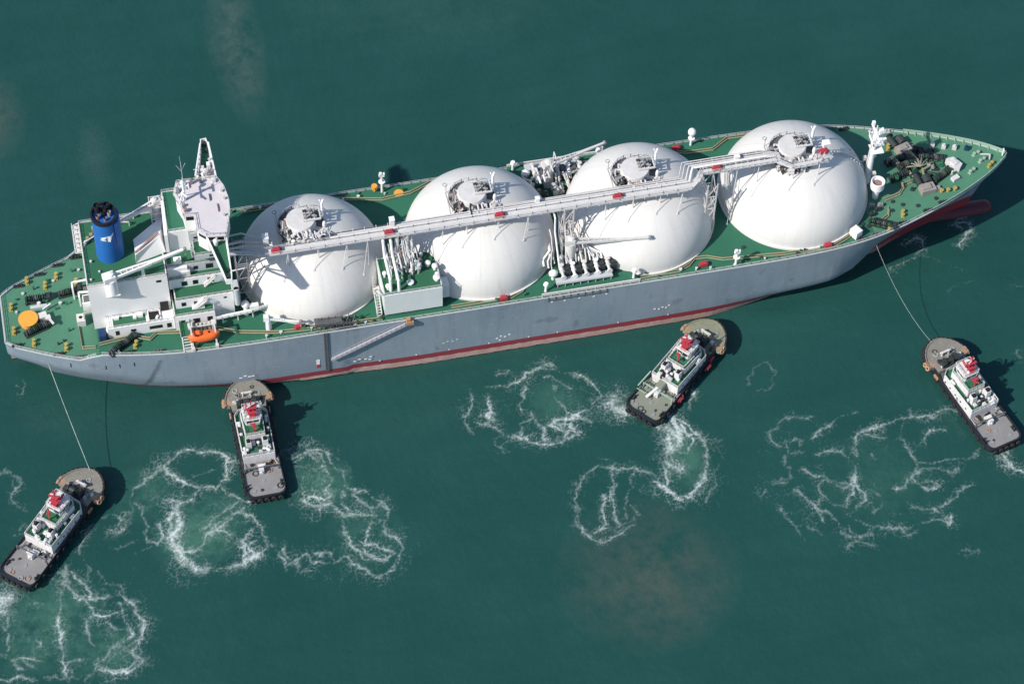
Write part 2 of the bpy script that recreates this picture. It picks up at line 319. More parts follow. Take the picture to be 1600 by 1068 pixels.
FOAM = {
 'A': [(1.3,0.8,[(-49.5,-42.9),(-44.8,-39.4),(-41.5,-38.4),(-37.9,-39.4),(-34.4,-41.1),(-32.6,-43.1),(-32.5,-46.3),(-33.6,-49.9),(-36.9,-51.1),(-40.5,-50.7),(-44.4,-48.4),(-47.2,-45.6),(-49.5,-42.9)]),(1.2,0.6,[(-49.5,-42.9),(-53.4,-44.7),(-57.5,-47.7),(-59.4,-50.4),(-58.7,-53.1),(-60.6,-56.4),(-62.1,-59.9),(-64.2,-60.1)]),(1.2,0.6,[(-58,-52),(-56.2,-54.2),(-57,-56.5),(-55.6,-59.9),(-56.5,-61),(-56.4,-64.1),(-54,-65.5),(-52.4,-63),(-53,-59.8)]),(2.4,0.6,[(-44.3,-39.5),(-48.8,-41.8),(-53.3,-44.1)]),(2.4,0.6,[(-49.9,-41.9),(-54,-44.9)]),(1.7,0.8,[(-40.5,-50.7),(-42.5,-53.8),(-45.8,-54.4),(-48.1,-55.8),(-50.3,-59.1)]),(1.7,0.8,[(-30.6,-44.1),(-32.3,-44.4)]),(2.6,0.9,[(-46.8,-54.2),(-47.9,-58.4),(-47.9,-62.7),(-50.2,-64.1),(-50,-66.6),(-47.9,-70.1),(-45.9,-74.1),(-42.5,-76),(-37.4,-76.4),(-32.5,-74.9),(-28.8,-73.9)]),(4.5,0.45,[(-50.1,-59.8),(-51.4,-65.1),(-49.9,-69.7),(-47.4,-73.8),(-44.6,-75.9)]),(4.5,0.45,[(-48.1,-71.8),(-45.5,-75.4),(-39.5,-76.3),(-33.1,-75.4)]),(1.3,0.7,[(-28.8,-73.9),(-26.3,-71.3),(-27.1,-68.4),(-27.4,-64.9),(-28.6,-62.8),(-31,-61.1),(-33.9,-59.3)]),(1.3,0.7,[(-33,-74.2),(-31.8,-69.6),(-32.4,-68.9),(-30.4,-67.4)]),(1.3,0.7,[(-27.2,-68.7),(-24.7,-71.3)]),(1.3,0.7,[(-29.1,-69.5),(-31.4,-70.9),(-30.1,-72.4)]),(1.3,0.7,[(-34.9,-51.5),(-34.6,-53.5),(-32.2,-54.9),(-29.4,-57.7),(-28.3,-57.2)]),(2.8,0.6,[(-32,-57.1),(-37,-59.3),(-41.3,-63.4)]),(2.8,0.6,[(-30.8,-59.9),(-35.2,-60.9),(-38.6,-62.7),(-40.5,-65.4)]),(1.6,0.75,[(-33.6,-61.2),(-39.4,-64.7),(-42.4,-68.1),(-44.7,-69.5),(-47.2,-68.7),(-50.4,-65.6)]),(1.6,0.75,[(-39.4,-64.7),(-35.9,-65.7),(-35.4,-66.4)]),(1,0.4,[(-59.9,-67.7),(-57.3,-67),(-55.7,-66.4)]),(1,0.4,[(-50.2,-52.6),(-47.6,-52.8),(-45.2,-54.2)]),(1,0.4,[(-64.8,-65.5),(-61.7,-64.9),(-59,-64.2)]),(1,0.4,[(-41.8,-46.7),(-39.9,-46.4),(-37.3,-46.6)]),(7,0.28,[(-55.1,-49.4),(-56.5,-61)]),(7,0.28,[(-43.7,-62.3),(-33.9,-66.7)]),(7,0.28,[(-48.4,-70),(-37.2,-74.6)]),(7,0.28,[(-50.4,-65.9),(-46.5,-56.1)])],
 'B': [(1.6,0.8,[(-16.1,-46.3),(-12.1,-45.2),(-7.9,-45.4),(-6.3,-48.9),(-3.8,-52.6),(-3.5,-57.1)]),(1.6,0.8,[(-15.2,-47.8),(-11.7,-45.9),(-9.9,-48.2),(-8.3,-51.1)]),(3.6,0.75,[(-14.9,-45.9),(-11.6,-45.3),(-9.2,-47.1),(-7.8,-51.5),(-6.5,-54.9),(-8.2,-58.7),(-8.1,-62.5),(-11.4,-63.1),(-14.1,-60.7),(-15.9,-58.8)]),(2,0.8,[(-8.2,-63.1),(-5.1,-66.4),(-1.4,-66.7),(2.4,-67.4)]),(2,0.8,[(-13.8,-58.9),(-11.7,-58.7),(-8.9,-61.1)]),(1.4,0.65,[(-3.5,-57.1),(-1.7,-59.1),(0.3,-59.8),(2.6,-62.1),(5.4,-64),(5.9,-68.4),(4.1,-74.3),(6.6,-75.1),(7.7,-78.7),(6.1,-83.3),(0.7,-87),(-2.9,-83.9),(-5.5,-80.9)]),(1.4,0.65,[(2.3,-66.5),(0.2,-63.5),(-2.4,-59.9)]),(1.4,0.65,[(4.9,-69.5),(1.2,-70),(-1,-73.3),(-0.9,-75.7)]),(1.4,0.65,[(-4.3,-58.9),(-5.3,-61.8),(-3.3,-65.4)]),(2.6,0.5,[(7.1,-74.9),(7.4,-79.2),(6.1,-83.3),(0.8,-86.4),(-2.9,-83.9)]),(2.6,0.5,[(-1.3,-78.1),(1.7,-81.8),(5.1,-80)]),(2.6,0.5,[(1.9,-65.8),(4.8,-64.5),(5.7,-68.4)]),(1.1,0.6,[(-6.1,-67.6),(-6.1,-72.3),(-4.3,-76.9),(-1.8,-80.5),(1.6,-82.1),(5.6,-80.1)]),(1.1,0.6,[(-1.6,-76.8),(1.1,-76.1),(4.7,-79.3),(3.3,-81.5),(0.3,-80.9),(-1.8,-78)]),(1.5,0.5,[(-23.1,-74.4),(-22.5,-76.9),(-22.5,-80)]),(1.5,0.5,[(-22.1,-77.6),(-20,-77.4),(-17.2,-76.2),(-15.6,-79.5),(-13.4,-78.7),(-10.5,-79.9),(-11.5,-76.7),(-14.6,-76.1)]),(1.5,0.5,[(-20,-77.4),(-19.4,-80.6),(-17,-81.4)]),(1.5,0.5,[(-21.2,-72.3),(-22,-74),(-20.9,-76.7)]),(1.5,0.5,[(-9.9,-79.5),(-7.1,-78.2),(-5.4,-80.4)]),(7,0.3,[(-12.6,-48.3),(-9,-58.6),(0.2,-66.7),(5.2,-77),(-0.2,-83.2)]),(7,0.3,[(-22.4,-76.4),(-7.4,-80)])],
 'C': [(1.2,0.75,[(69.2,-42.9),(67.9,-39.4),(65.1,-36),(62,-33.9),(58.2,-31.7),(55.5,-30.4),(51,-31.7),(46.4,-33.7),(44.4,-34.8),(40.4,-34)]),(1.2,0.75,[(39.1,-37.3),(39.3,-42.4),(37.4,-42.7),(38.2,-44.7),(35.2,-45.1),(39,-46.6),(41.8,-50),(44.4,-51.9)]),(2.2,0.6,[(49.7,-32.2),(54.4,-30.2),(57.5,-29.7),(59.5,-31.2)]),(2.2,0.6,[(39.3,-33.8),(42,-35)]),(2.2,0.6,[(56.2,-54.2),(59.9,-53.5)]),(1.8,0.8,[(42.7,-51.2),(48,-54),(52.4,-55.2),(56,-54.9),(57.8,-52.4)]),(4,1,[(66.9,-46.4),(69.8,-45.2),(72.1,-44.2)]),(4,1,[(68.2,-45.6),(70.3,-47.1)]),(4,1,[(69.7,-47),(73,-48.3)]),(1.4,0.75,[(69.4,-43.3),(65,-44.2),(64.9,-46),(62.6,-47),(58.8,-47.7),(55.3,-47.7),(53.1,-49.4),(56.8,-51.5),(59.6,-52.1),(58.4,-49.7),(56,-49.9)]),(3.2,0.4,[(54,-48.1),(57.9,-51.7),(61.2,-53.1)]),(3.2,0.4,[(55.4,-47),(61.1,-48.1),(65.3,-50.4)]),(0.8,0.55,[(49.1,-35),(47.1,-43.2)]),(0.8,0.55,[(48.9,-44.3),(49.8,-45.9),(45.2,-47.8),(45.1,-51.3)]),(0.8,0.55,[(57.2,-40.6),(58.1,-43.2),(58.6,-46.2)]),(0.8,0.55,[(57,-37.3),(57.9,-37.1),(57.9,-38.5),(56.8,-38.3),(57,-37.3)]),(0.8,0.55,[(54.8,-33.9),(59.8,-35.6),(61,-38.1)]),(0.8,0.55,[(48.9,-44.6),(51.3,-49.7),(51,-53.9)]),(1.4,0.4,[(34.3,-34.9),(33.6,-39.8),(31.4,-43.7),(32.2,-48.1)]),(1.4,0.4,[(37.4,-51.2),(40,-50.3),(42.7,-51.5),(39.8,-53.8),(37.4,-51.2)]),(1.4,0.4,[(31.5,-45.8),(31.7,-48)]),(1.4,0.4,[(43,-30.2),(46.7,-29.4)]),(7,0.26,[(36.7,-37.6),(48.8,-36.4),(60.3,-38.6)]),(7,0.26,[(37.4,-48.4),(51.3,-52.5),(63.6,-50)])],
 'D': [(3,0.95,[(81.9,-55.8),(83.2,-57.8),(85.7,-59.7),(85.3,-62.4),(82.5,-65),(84.6,-68.6)]),(3,0.95,[(85.8,-54.4),(86.2,-57.4),(85.2,-59.3)]),(3,0.95,[(82.9,-58.8),(83.6,-63.2),(80.5,-66),(83.2,-69.3)]),(1.6,0.8,[(88.6,-55),(91.7,-59.1),(92.9,-62.9),(91.9,-67.6),(90,-72.8),(87.3,-76.4),(83.1,-78.9),(81.1,-77.9),(78.4,-74.6),(76.2,-71.7)]),(1.6,0.8,[(80.4,-66.7),(79.9,-70.8),(79.3,-73.4)]),(1.6,0.8,[(86.2,-57.4),(88.9,-58.6),(90.1,-60.9),(87.2,-65.3),(85.7,-64.3)]),(1.6,0.8,[(87.7,-56.2),(88.2,-59.1),(90,-58.8)]),(3.2,0.6,[(89.9,-72.1),(86.8,-76.3),(83.1,-78.9)]),(3.2,0.6,[(76.1,-72.1),(78.3,-74.9),(81.3,-77.2)]),(3.2,0.6,[(92.7,-62.2),(92.2,-67.7)]),(3.2,0.6,[(80.9,-78.5),(81.9,-79.4)]),(3.2,0.6,[(76.6,-72.2),(77.8,-74.5)]),(6.5,0.32,[(84.9,-57.8),(89.5,-65.7),(85.4,-74.6)]),(6.5,0.32,[(93.7,-65.2),(90.9,-78.4)])],
 'E': [(0.8,0.75,[(77.3,-69.6),(72.5,-67.6),(66.9,-66.5),(63.2,-64.7),(59.4,-66),(56.4,-68.9),(54.7,-72.6),(54.6,-76.7),(52.6,-80.3),(55.2,-84.2),(57.1,-86.2),(58.1,-86.8),(62.8,-86.4),(67.9,-84),(70.3,-80.5),(69.3,-78.2)]),(0.8,0.75,[(66,-65.2),(65.6,-70.7),(64.3,-73.8),(63,-75.6)]),(0.8,0.75,[(71.7,-68.4),(68.5,-74.7),(66.2,-81.7)]),(0.8,0.75,[(62.2,-74.1),(61,-77.9),(60.8,-82.6),(58,-84.7)]),(0.8,0.75,[(66.4,-70.8),(64.4,-74.5),(64,-78.5),(64.1,-83.3)]),(1.8,0.5,[(54.4,-75.3),(53.5,-79.1),(54.4,-82.7),(57.1,-85.9)]),(1.8,0.5,[(63.5,-83.2),(67.5,-83.3),(70,-80.4)]),(1.8,0.5,[(71.9,-67.5),(73.9,-68.9),(76.8,-69.1)]),(0.8,0.35,[(94.9,-65.4),(96.2,-68.4),(93.3,-71.4),(91.7,-76.5),(88.5,-80.7)]),(0.8,0.35,[(94.1,-61.7),(95.4,-63.4),(97.3,-63.1)]),(0.8,0.35,[(63.8,-62),(65.9,-63.1)]),(5,0.15,[(59.2,-66.7),(55.1,-79.5),(63.1,-85.1)])],
 'F': [(1,0.35,[(108.8,-46.8),(109.9,-44.8),(111.8,-42.3),(116.1,-40.2),(117.6,-43.4),(115.5,-46.6),(115.5,-48.8),(112.9,-49.4),(110.2,-48.5)])],
 'G': [(1.4,0.9,[(162.4,-66.8),(160,-65.3),(157.1,-65.4),(156.2,-65.6)]),(1.4,0.9,[(159,-64.8),(161.3,-66.6)]),(1.4,0.9,[(155.3,-65.8),(153,-66),(149.8,-65),(147.5,-65.2),(143.2,-66),(139.1,-66.6),(136,-67.3),(133.6,-67.8),(131.9,-71.5),(131.2,-75.9),(128.9,-80.7),(126.7,-83.5)]),(2.2,0.5,[(139.7,-66.4),(136.1,-67),(133.6,-67.8),(131.7,-72.1),(130.4,-77.8)]),(1,0.7,[(126.7,-83.5),(123.9,-81.7),(121.2,-79.2),(117.6,-78.2),(115.3,-76.4)]),(1,0.7,[(135.5,-68.9),(138.6,-70.1),(140.2,-70.5)]),(1,0.7,[(120.9,-66.6),(122.9,-65.7),(124.3,-64.6),(128.1,-63.4),(130.3,-61.5),(133.5,-60.4),(136.3,-60.6)]),(1,0.7,[(114,-67.3),(111.8,-72.1),(112.6,-76.2),(111.4,-78.6),(110,-79.6),(107.9,-79.2)]),(1,0.7,[(110.5,-62.6),(114.1,-60.6),(117.9,-59.4),(122.6,-60.6)]),(1,0.7,[(110.5,-62.6),(110.4,-65.9),(112,-68.2)]),(1,0.7,[(114.2,-70.3),(117,-70.5),(118.1,-71.4)]),(1,0.7,[(121.6,-72.1),(125,-72.1),(127.7,-72.3),(129,-75.5),(130.5,-76.5)]),(1.2,0.7,[(118.2,-81.9),(118.4,-85.1),(121.1,-87.6),(123.8,-88.8),(125.8,-86.6),(127.7,-83.8)]),(1.2,0.7,[(118.2,-81.9),(121.1,-79.8),(123.5,-82.9),(125.5,-83.9),(128.8,-84)]),(1.2,0.7,[(128.1,-84.5),(130.2,-86.8),(128.9,-89.1),(124.4,-91.4),(123.5,-92.5)]),(1.2,0.7,[(112.3,-81.3),(114.2,-86.2),(116.3,-88.6),(119,-91),(120.2,-94.4),(120.7,-96.4),(122.3,-98.6),(125.4,-99.3),(128.9,-96.8),(131.8,-98),(135.3,-99.3),(139,-98.2),(141.5,-97.4),(144.8,-97.4),(148.6,-99.4),(150.2,-97.9)]),(1.2,0.7,[(128.9,-96.8),(125.8,-94.3),(124.2,-92),(122.3,-94.8),(123.6,-97.6)]),(2.2,0.5,[(118.4,-85.1),(116.3,-88.6),(117.4,-92.6)]),(2.2,0.5,[(120.7,-94.5),(122.4,-98),(126.6,-98.9),(129.9,-97)]),(2.2,0.5,[(135,-98.6),(137.5,-101),(141.4,-99.3)]),(2.2,0.5,[(144.8,-97.4),(149.5,-98.4)]),(2.2,0.5,[(107.5,-78.4),(111.4,-78.6)]),(2.2,0.5,[(132.5,-86.6),(133.4,-87.5)]),(2.2,0.5,[(114.2,-86.2),(119.1,-86.6)]),(1,0.65,[(146,-68.3),(144.2,-71.3),(144.8,-74),(145.6,-76.8),(146.3,-79.9),(144.9,-82.6),(142.8,-84.8),(141,-86.4),(138.1,-86.5)]),(1,0.65,[(143.3,-84.2),(144.7,-87.1),(146.6,-88.1),(150.1,-87.5)]),(1,0.65,[(146.3,-79.9),(150.7,-80.5),(155.7,-80.8),(161.7,-81.3),(164.5,-77.9)]),(1,0.65,[(149.8,-74.4),(151.3,-72),(153.1,-71),(157,-71.1)]),(1,0.65,[(141.4,-92.3),(142.6,-93.8),(145.2,-94.3),(147.1,-95.3)]),(1,0.65,[(148,-94.2),(152.3,-93.1),(153.6,-90.8),(155.6,-89.9),(159.1,-89.3)]),(1,0.65,[(134.1,-75.5),(136.1,-76.6)]),(1,0.65,[(132.3,-91.1),(130.3,-92)]),(2,0.4,[(143.5,-83.6),(146.2,-82.2),(150.6,-82.4),(154.5,-84.5),(157,-83.7)]),(2,0.4,[(144.8,-86.5),(148.4,-85.9),(149.9,-88.2)]),(2,0.4,[(120.3,-101.4),(124,-100.2),(127.8,-102.3)]),(2,0.4,[(106.9,-86.7),(109.2,-92.2),(111,-97.6)]),(2,0.4,[(115.2,-66.8),(118.1,-66.7),(117,-68.5)]),(2,0.4,[(112.2,-93.5),(115.3,-96)]),(2,0.4,[(103,-80.8),(105.4,-80)]),(2,0.4,[(149.3,-107.8),(153.4,-108.6)]),(2.2,0.8,[(168.7,-80.8),(169.5,-83.6),(170,-85.6),(171.3,-86.9),(173.2,-88.5)]),(2.2,0.8,[(169.3,-80.9),(170.7,-81.8)]),(1.6,0.4,[(184.8,-49.9),(184.5,-52.7)]),(7.5,0.3,[(114,-67.3),(121.6,-74.1),(131.2,-75.9),(142.2,-76.8),(152.5,-80.2)]),(7.5,0.3,[(112.8,-81.4),(121.2,-90.8),(135.9,-97.5),(147.3,-96.6)]),(7.5,0.3,[(111,-77.8),(113.2,-89.9),(119.3,-97.4)])],
 'H': [(5,1,[(-95.1,-73.7),(-94.1,-75.2),(-94.8,-77.1)]),(5,1,[(-95.2,-75.7),(-93.5,-74.7)]),(1.6,0.8,[(-79.2,-71.6),(-80.7,-77.9),(-81.4,-84.3),(-81.2,-87.6),(-81.1,-92.1),(-81.6,-97),(-80.6,-99.8)]),(1.6,0.8,[(-79.2,-71.6),(-76.5,-77.5),(-73.3,-79.4),(-72.1,-82.9),(-70,-84.3),(-66.7,-84.6),(-64.9,-83.7)]),(1.6,0.8,[(-76.2,-69.6),(-72.8,-74.2),(-72.2,-79),(-70.5,-78.7),(-65.3,-77.7),(-63,-81.5),(-62.1,-83.6),(-60.4,-87.8),(-61.6,-92.8),(-64.2,-96.1),(-61.7,-98.5),(-64.8,-101),(-69.2,-100.8),(-73.3,-98.7),(-73.5,-95.5)]),(1.6,0.8,[(-73.5,-95.5),(-70.9,-96.7),(-67.7,-92.8),(-63.6,-91.1),(-65.1,-85.6),(-65.8,-82.2)]),(4,0.5,[(-67.6,-92.2),(-64.2,-96.1),(-62.8,-98.3),(-66.3,-100.1),(-70.2,-100),(-73.2,-97.5)]),(4,0.5,[(-78.9,-69),(-76.9,-76.1),(-73.3,-78.8)]),(4,0.5,[(-61,-88.4),(-62.1,-92.7),(-66.2,-94.4)]),(4,0.5,[(-77.7,-68),(-78.8,-73)]),(1.1,0.55,[(-73.9,-84.5),(-74.8,-87.5),(-73,-91.1)]),(1.1,0.55,[(-96.5,-89.6),(-93.5,-92.1),(-88.6,-92.5),(-86,-93.9)]),(1.1,0.55,[(-97.2,-97.1),(-92.9,-97.3),(-89.3,-99.3),(-83.7,-98.5),(-81.7,-100.2)]),(1.1,0.55,[(-73.3,-98.7),(-75.7,-100.7),(-77,-101.8)]),(1.1,0.55,[(-95.8,-81.4),(-94.6,-83.6),(-93.6,-81.8),(-93.4,-79.9)]),(1.1,0.55,[(-94.4,-84.9),(-94.2,-88.2),(-95.4,-89.8),(-93.5,-92.7),(-91.6,-95.7)]),(1.1,0.55,[(-80.7,-96),(-77.4,-96),(-75.2,-95.8)]),(1.1,0.55,[(-88.9,-78.9),(-88.4,-77.4),(-87,-77),(-84.3,-77.2)]),(1.1,0.55,[(-68.6,-86.8),(-68.3,-88.8),(-66.6,-88.5)]),(1.1,0.55,[(-87.5,-87.6),(-86.6,-89)]),(1.8,0.4,[(-73.1,-62.2),(-75.9,-67),(-77.9,-69.9)]),(1.8,0.4,[(-70.9,-57.9),(-73.6,-62.1),(-73.1,-67.5),(-72.5,-72.3)]),(1.8,0.4,[(-70.1,-70.8),(-68.8,-73.7),(-64.1,-77.3),(-62.4,-81.6)]),(1.8,0.4,[(-91.3,-92.6),(-88.3,-95.7),(-85.4,-98.8)]),(1.8,0.4,[(-73.2,-58.1),(-69.6,-56.7)]),(1.8,0.4,[(-66.5,-54.6),(-64.2,-54.4),(-61.7,-57)]),(1.8,0.4,[(-65.9,-58.9),(-63.7,-60)]),(1.8,0.4,[(-61.5,-55.6),(-62.9,-57.4),(-63.7,-59.3)]),(8,0.32,[(-92.5,-82.1),(-85.6,-89.9),(-72.4,-95.7),(-64,-94.2)]),(8,0.32,[(-76.1,-68.9),(-67.7,-79.2),(-62.3,-89.4)]),(8,0.32,[(-95.7,-92.9),(-83.8,-99.1),(-67.5,-100.5)])],
 'I': [(1.2,0.45,[(-91,-35.9),(-88.1,-36.5),(-86.5,-40.3),(-89.3,-42.5),(-89.6,-45.2),(-86.9,-47.8)]),(1.2,0.45,[(-88.7,-54.3),(-87.4,-52.9),(-85.9,-54.9),(-87.2,-56),(-88.8,-55.3)]),(1.2,0.45,[(-90,-56.1),(-88,-55.5)]),(1.2,0.45,[(-91.6,-36.5),(-89.8,-35.4)])],
 'J': [(1.8,0.9,[(178.6,-4.5),(182.7,-3.6),(185.2,-4.8),(185.4,-7.2),(182.4,-9.5),(179.7,-11.7)]),(1.8,0.9,[(180.6,-4.4),(182.7,-6.7)]),(1.8,0.7,[(165.2,-8),(168.3,-7.2),(170.3,-8.5),(169.5,-11.1),(166.4,-13.3),(161.2,-15.1),(158,-16.3)]),(1.2,0.8,[(93.6,-46.2),(92.4,-48.7),(90.5,-50.7)]),(0.9,0.4,[(-82.8,-6.6),(-82.2,-8.9),(-83.8,-11.8)]),(0.9,0.4,[(-84,-6.4),(-84,-9.6)]),(0.6,0.14,[(171.2,-28),(176,-24.4),(183.4,-24.7),(192.9,-30)]),(0.6,0.14,[(184.8,-48.5),(184.5,-55.1)]),(0.6,0.14,[(168.2,-13.7),(177.4,-20.1),(193.7,-27.9)])],
}
TURBID = [(-41.2, -62.3, 14, 12, 0.8), (-45.2, -67.4, 12, 9, 0.6), (-9.9, -55.5, 10, 9, 0.8), (56.6, -42.7, 10, 8, 0.5), (86.7, -67.5, 7, 11, 0.9), (-81.3, -81.4, 14, 12, 0.8), (-71.5, -94.6, 12, 8, 0.7), (-89.1, -87.3, 12, 12, 0.6), (-54.6, -49.6, 12, 9, 0.4), (-0.9, -72.3, 11, 12, 0.4), (134.2, -83.1, 18, 16, 0.25)]
# ------------------------------------------------------------ the sea
Mt['water'] = water_mat(); Mt['foam'] = foam_mat()
tag(MB().sheet([(-2500, -2500), (2500, -2500), (2500, 2500), (-2500, 2500)], 0).build('sea', 'water'), kind='structure')

# ------------------------------------------------------------ the gas carrier
MD = 21.0
ship = tag(empty('gas_carrier', (0, 0, 0)), 'huge grey hulled gas carrier with four white domed tanks and green decks', 'ship')
_XS = np.array([-85, -84, -82, -78.4, -74, -70, -66, -63, -60, -55, -48, -39.5, -30, -20, -10, 0, 20, 40, 60, 80, 100, 110, 120, 130, 140, 147, 154, 160, 165, 169, 173.5, 178, 181.5, 185, 187.5, 190, 192, 193.2, 193.6])
_BD = np.array([7.8, 8.9, 10.2, 12, 14.1, 15.9, 17.4, 18.3, 19.0, 20.0, 21.2, 22.2, 22.6, 22.85, 22.95, 23, 23, 23, 23, 23, 23, 22.9, 22.85, 22.6, 21.9, 20.9, 19.3, 17.4, 15.6, 14.2, 12.4, 10.4, 8.8, 6.9, 5.3, 3.5, 1.9, .8, 0.02])
_BW = np.array([0, 0, 0, 1, 3.5, 5.5, 7.5, 9, 10.5, 12.5, 15.2, 17, 18.7, 20.5, 21.4, 22.1, 23, 23, 22.95, 22.9, 22.7, 22.4, 21.6, 20.0, 17.6, 15.2, 12.3, 9.6, 7.6, 6.1, 4.6, 3.2, 2.2, 1.4, .9, .55, .3, .12, 0.01])
def smooth(v, k=6):
    g = np.arange(-85, 193.61, .2); f = np.interp(g, _XS, v); n = int(k/.2)
    p = np.concatenate([np.full(n, f[0]), f, np.full(n, f[-1])]); c = np.concatenate([[0], np.cumsum(p)]); m = (c[2*n+1:]-c[:-2*n-1])/(2*n+1)
    w = np.clip((g+84)/8, 0, 1)*np.clip((189-g)/8, 0, 1); return g, f*(1-w)+m*w
XS, BD = smooth(_BD); XS, BW = smooth(_BW)
def bd(x): return float(np.interp(x, XS, BD))
def zd(x):
    if x <= -66: return 18.0
    if x <= -61: return 18+3*(x+66)/5
    return MD+(1.5*((x-150)/43.6)**2 if x > 150 else 0)
def build_hull():
    xs = np.unique(np.concatenate([_XS, np.linspace(-60, 190, 120)]))
    zt = [-.08, 0, .06, .12, .18, .25, .33, .42, .5, .58, .66, .74, .82, .9, .96, 1]
    b = MB(); n = len(zt); idx = {}
    grid = []
    for x in xs:
        Z = zd(x); B = bd(x); W = float(np.interp(x, XS, BW)); zk = float(np.interp(x, [-85, -60, -45, -28, -10, 5], [14, 12.5, 8.5, 4.8, 1.5, .01]))
        z0 = float(np.interp(x, [-85, -78, -74], [6, 3, 0]))
        col = []
        for t in zt:
            z = t*Z; xx = x
            if x > 120:
                st = 185.2+(193.6-185.2)*max(0, z/Z)**1.5; xx = 120+(x-120)*(st-120)/(193.6-120)
            if x < 5:
                if z >= zk: h = B
                elif z <= z0: h = W if z0 == 0 else .02
                else: h = W+(B-W)*((z-z0)/(zk-z0))**.5
                if x > -15: h = min(h, B)
            else:
                h = W+(B-W)*(max(0, z/Z)**(1.5 if x > 120 else .8))
                fl = float(np.interp(x, [104, 124, 148, 160], [0, 1, 1, 0])); zk = 6.0      # flare tucks the boot top under
                if fl > 0:
                    W2 = W-2.6; K = min(W+.70*zk, B-.25)
                    h2 = W2+(K-W2)*(max(0, z)/zk)**.85 if z < zk else K+(B-K)*((z-zk)/(Z-zk))
                    h = h*(1-fl)+h2*fl
            col.append((xx, max(h, .012), z))
        grid.append(col)
    vs = [];
    for col in grid: vs += [(x, -h, z) for x, h, z in col]+[(x, h, z) for x, h, z in col]
    fs = []; m = 2*n
    for i in range(len(xs)-1):
        for j in range(n-1):
            a = i*m+j; fs.append((a, a+m, a+m+1, a+1)); a = i*m+n+j; fs.append((a, a+1, a+m+1, a+m))
    fs.append(tuple(list(range(0, n))+[n+j for j in range(n-1, -1, -1)]))
    b.add(vs, fs); h = b.build('hull', 'hull', ship, 40)
    return h
hull = build_hull()
bu = MB().lathe([(.001, 0), (1.2, .25), (2.0, .8), (2.45, 1.6), (2.6, 3), (2.7, 12), (2.4, 24), (1.6, 30), (.001, 32)], (0, 0, 0), 24)
bu.v = [(193.4-z, y, x*1.15-.95) for x, y, z in bu.v]; bu.f = [f[::-1] for f in bu.f]
bu.build('bulbous_bow', paint('bulb_red_antifouling', (.10, .020, .030), (.7, .6, .65), .5, .35, rough=.5, fine=1.2), hull, 60)
def deck(name, x0, x1, z, m, inset=.25, n=60):
    xs = [x0+(x1-x0)*i/n for i in range(n+1)]; vs = []; fs = []
    for x in xs:
        h = max(bd(x)-inset, .01); zz = z(x); vs += [(x, -h, zz), (x, h, zz)]
    for i in range(n): fs.append((2*i, 2*i+2, 2*i+3, 2*i+1))
    return MB().add(vs, fs).build(name, m, ship)
deck('main_deck', -61, 150, lambda x: MD-.12, 'deck')
deck('forecastle_deck', 150, 193.2, lambda x: zd(x)-.12, 'foredeck')
deck('mooring_deck', -84.8, -61, lambda x: 17.88, 'foredeck')
# gunwale lip, bulwark and rails
def edge(x0, x1, n, dz=0, inset=0, side=-1): return [(x, side*(bd(x)-inset), zd(x)+dz) for x in np.linspace(x0, x1, n)]
g = MB()
for s in (-1, 1):
    e = edge(-85, 193.2, 90, .05, .12, s)
    for a, b_ in zip(e[:-1], e[1:]): g.bar(a, b_, .28, .3)
g.bar((-85, -7.8, 18.05), (-85, 7.8, 18.05), .28, .3)
g.build('gunwale', 'lgrey', hull)
rl = MB()
for s in (-1, 1):
    rl.rail(edge(-84.5, -62, 14, 0, .35, s), 1.0, 1.6, .07); rl.rail(edge(-60.5, 168, 90, 0, .35, s), 1.0, 1.7, .07)
rl.rail([(-84.7, -7.5, 18), (-84.7, 7.5, 18)], 1.0, 1.6, .07)
rl.build('railing', 'offwhite', ship)
bw = MB()
for s in (-1, 1):
    e = edge(168, 193.4, 26, 0, .02, s)
    for a, b_ in zip(e[:-1], e[1:]):
        q = [a, b_, (b_[0], b_[1], b_[2]+1.3), (a[0], a[1], a[2]+1.3)]
        bw.add(q+[(x, y-s*.2, z) for x, y, z in q], [(0, 1, 2, 3), (7, 6, 5, 4), (3, 2, 6, 7)])
    for a in e[1:-2:2]: bw.add([(a[0], a[1]-s*.2, a[2]-.1), (a[0], a[1]-s*1.1, a[2]-.1), (a[0], a[1]-s*.2, a[2]+1.2), (a[0]+.15, a[1]-s*.2, a[2]-.1), (a[0]+.15, a[1]-s*1.1, a[2]-.1), (a[0]+.15, a[1]-s*.2, a[2]+1.2)], [(0, 1, 2), (5, 4, 3), (1, 4, 5, 2)])
bw.build('bow_bulwark', 'ltgreen', hull)
MB().cyl((192.4, 0, 22.5), (192.4, 0, 25.4), .22, .12).bar((192.4, -.6, 24.8), (192.4, .6, 24.8), .12).build('jackstaff', 'white', ship)
# marks on the plating
def hullmark(pts, m, name, sz=(.9, .7)):
    for x, z in pts:
        h = bd(x)+.03
        MB().box((x, -h, z), (sz[0], .08, sz[1])).build(name, m, hull)
hullmark([(-25.5, 6.6), (-24.3, 7.2), (-23.2, 6.7), (-22.2, 6.8)], 'white', 'tug_mark', (.8, .35))
hullmark([(5.2, 6.3), (6.5, 6.9), (8.2, 6.6), (9.3, 6.2), (9.6, 7.3)], 'white', 'tug_mark', (.8, .3))
hullmark([(29.5, 8.1), (30.6, 8.6), (32.0, 8.3), (33.2, 8.9)], 'lgrey', 'tug_mark', (.7, .3))
hullmark([(44.2, 6.4), (45.3, 7.1), (46.4, 6.6), (47.6, 7.3), (45.0, 5.4)], 'white', 'tug_mark', (.55, .35))
hullmark([(88.0, 8.3), (89.2, 8.0), (90.2, 8.6), (91.2, 8.2), (92.0, 9.0)], 'white', 'tug_mark', (.55, .35))
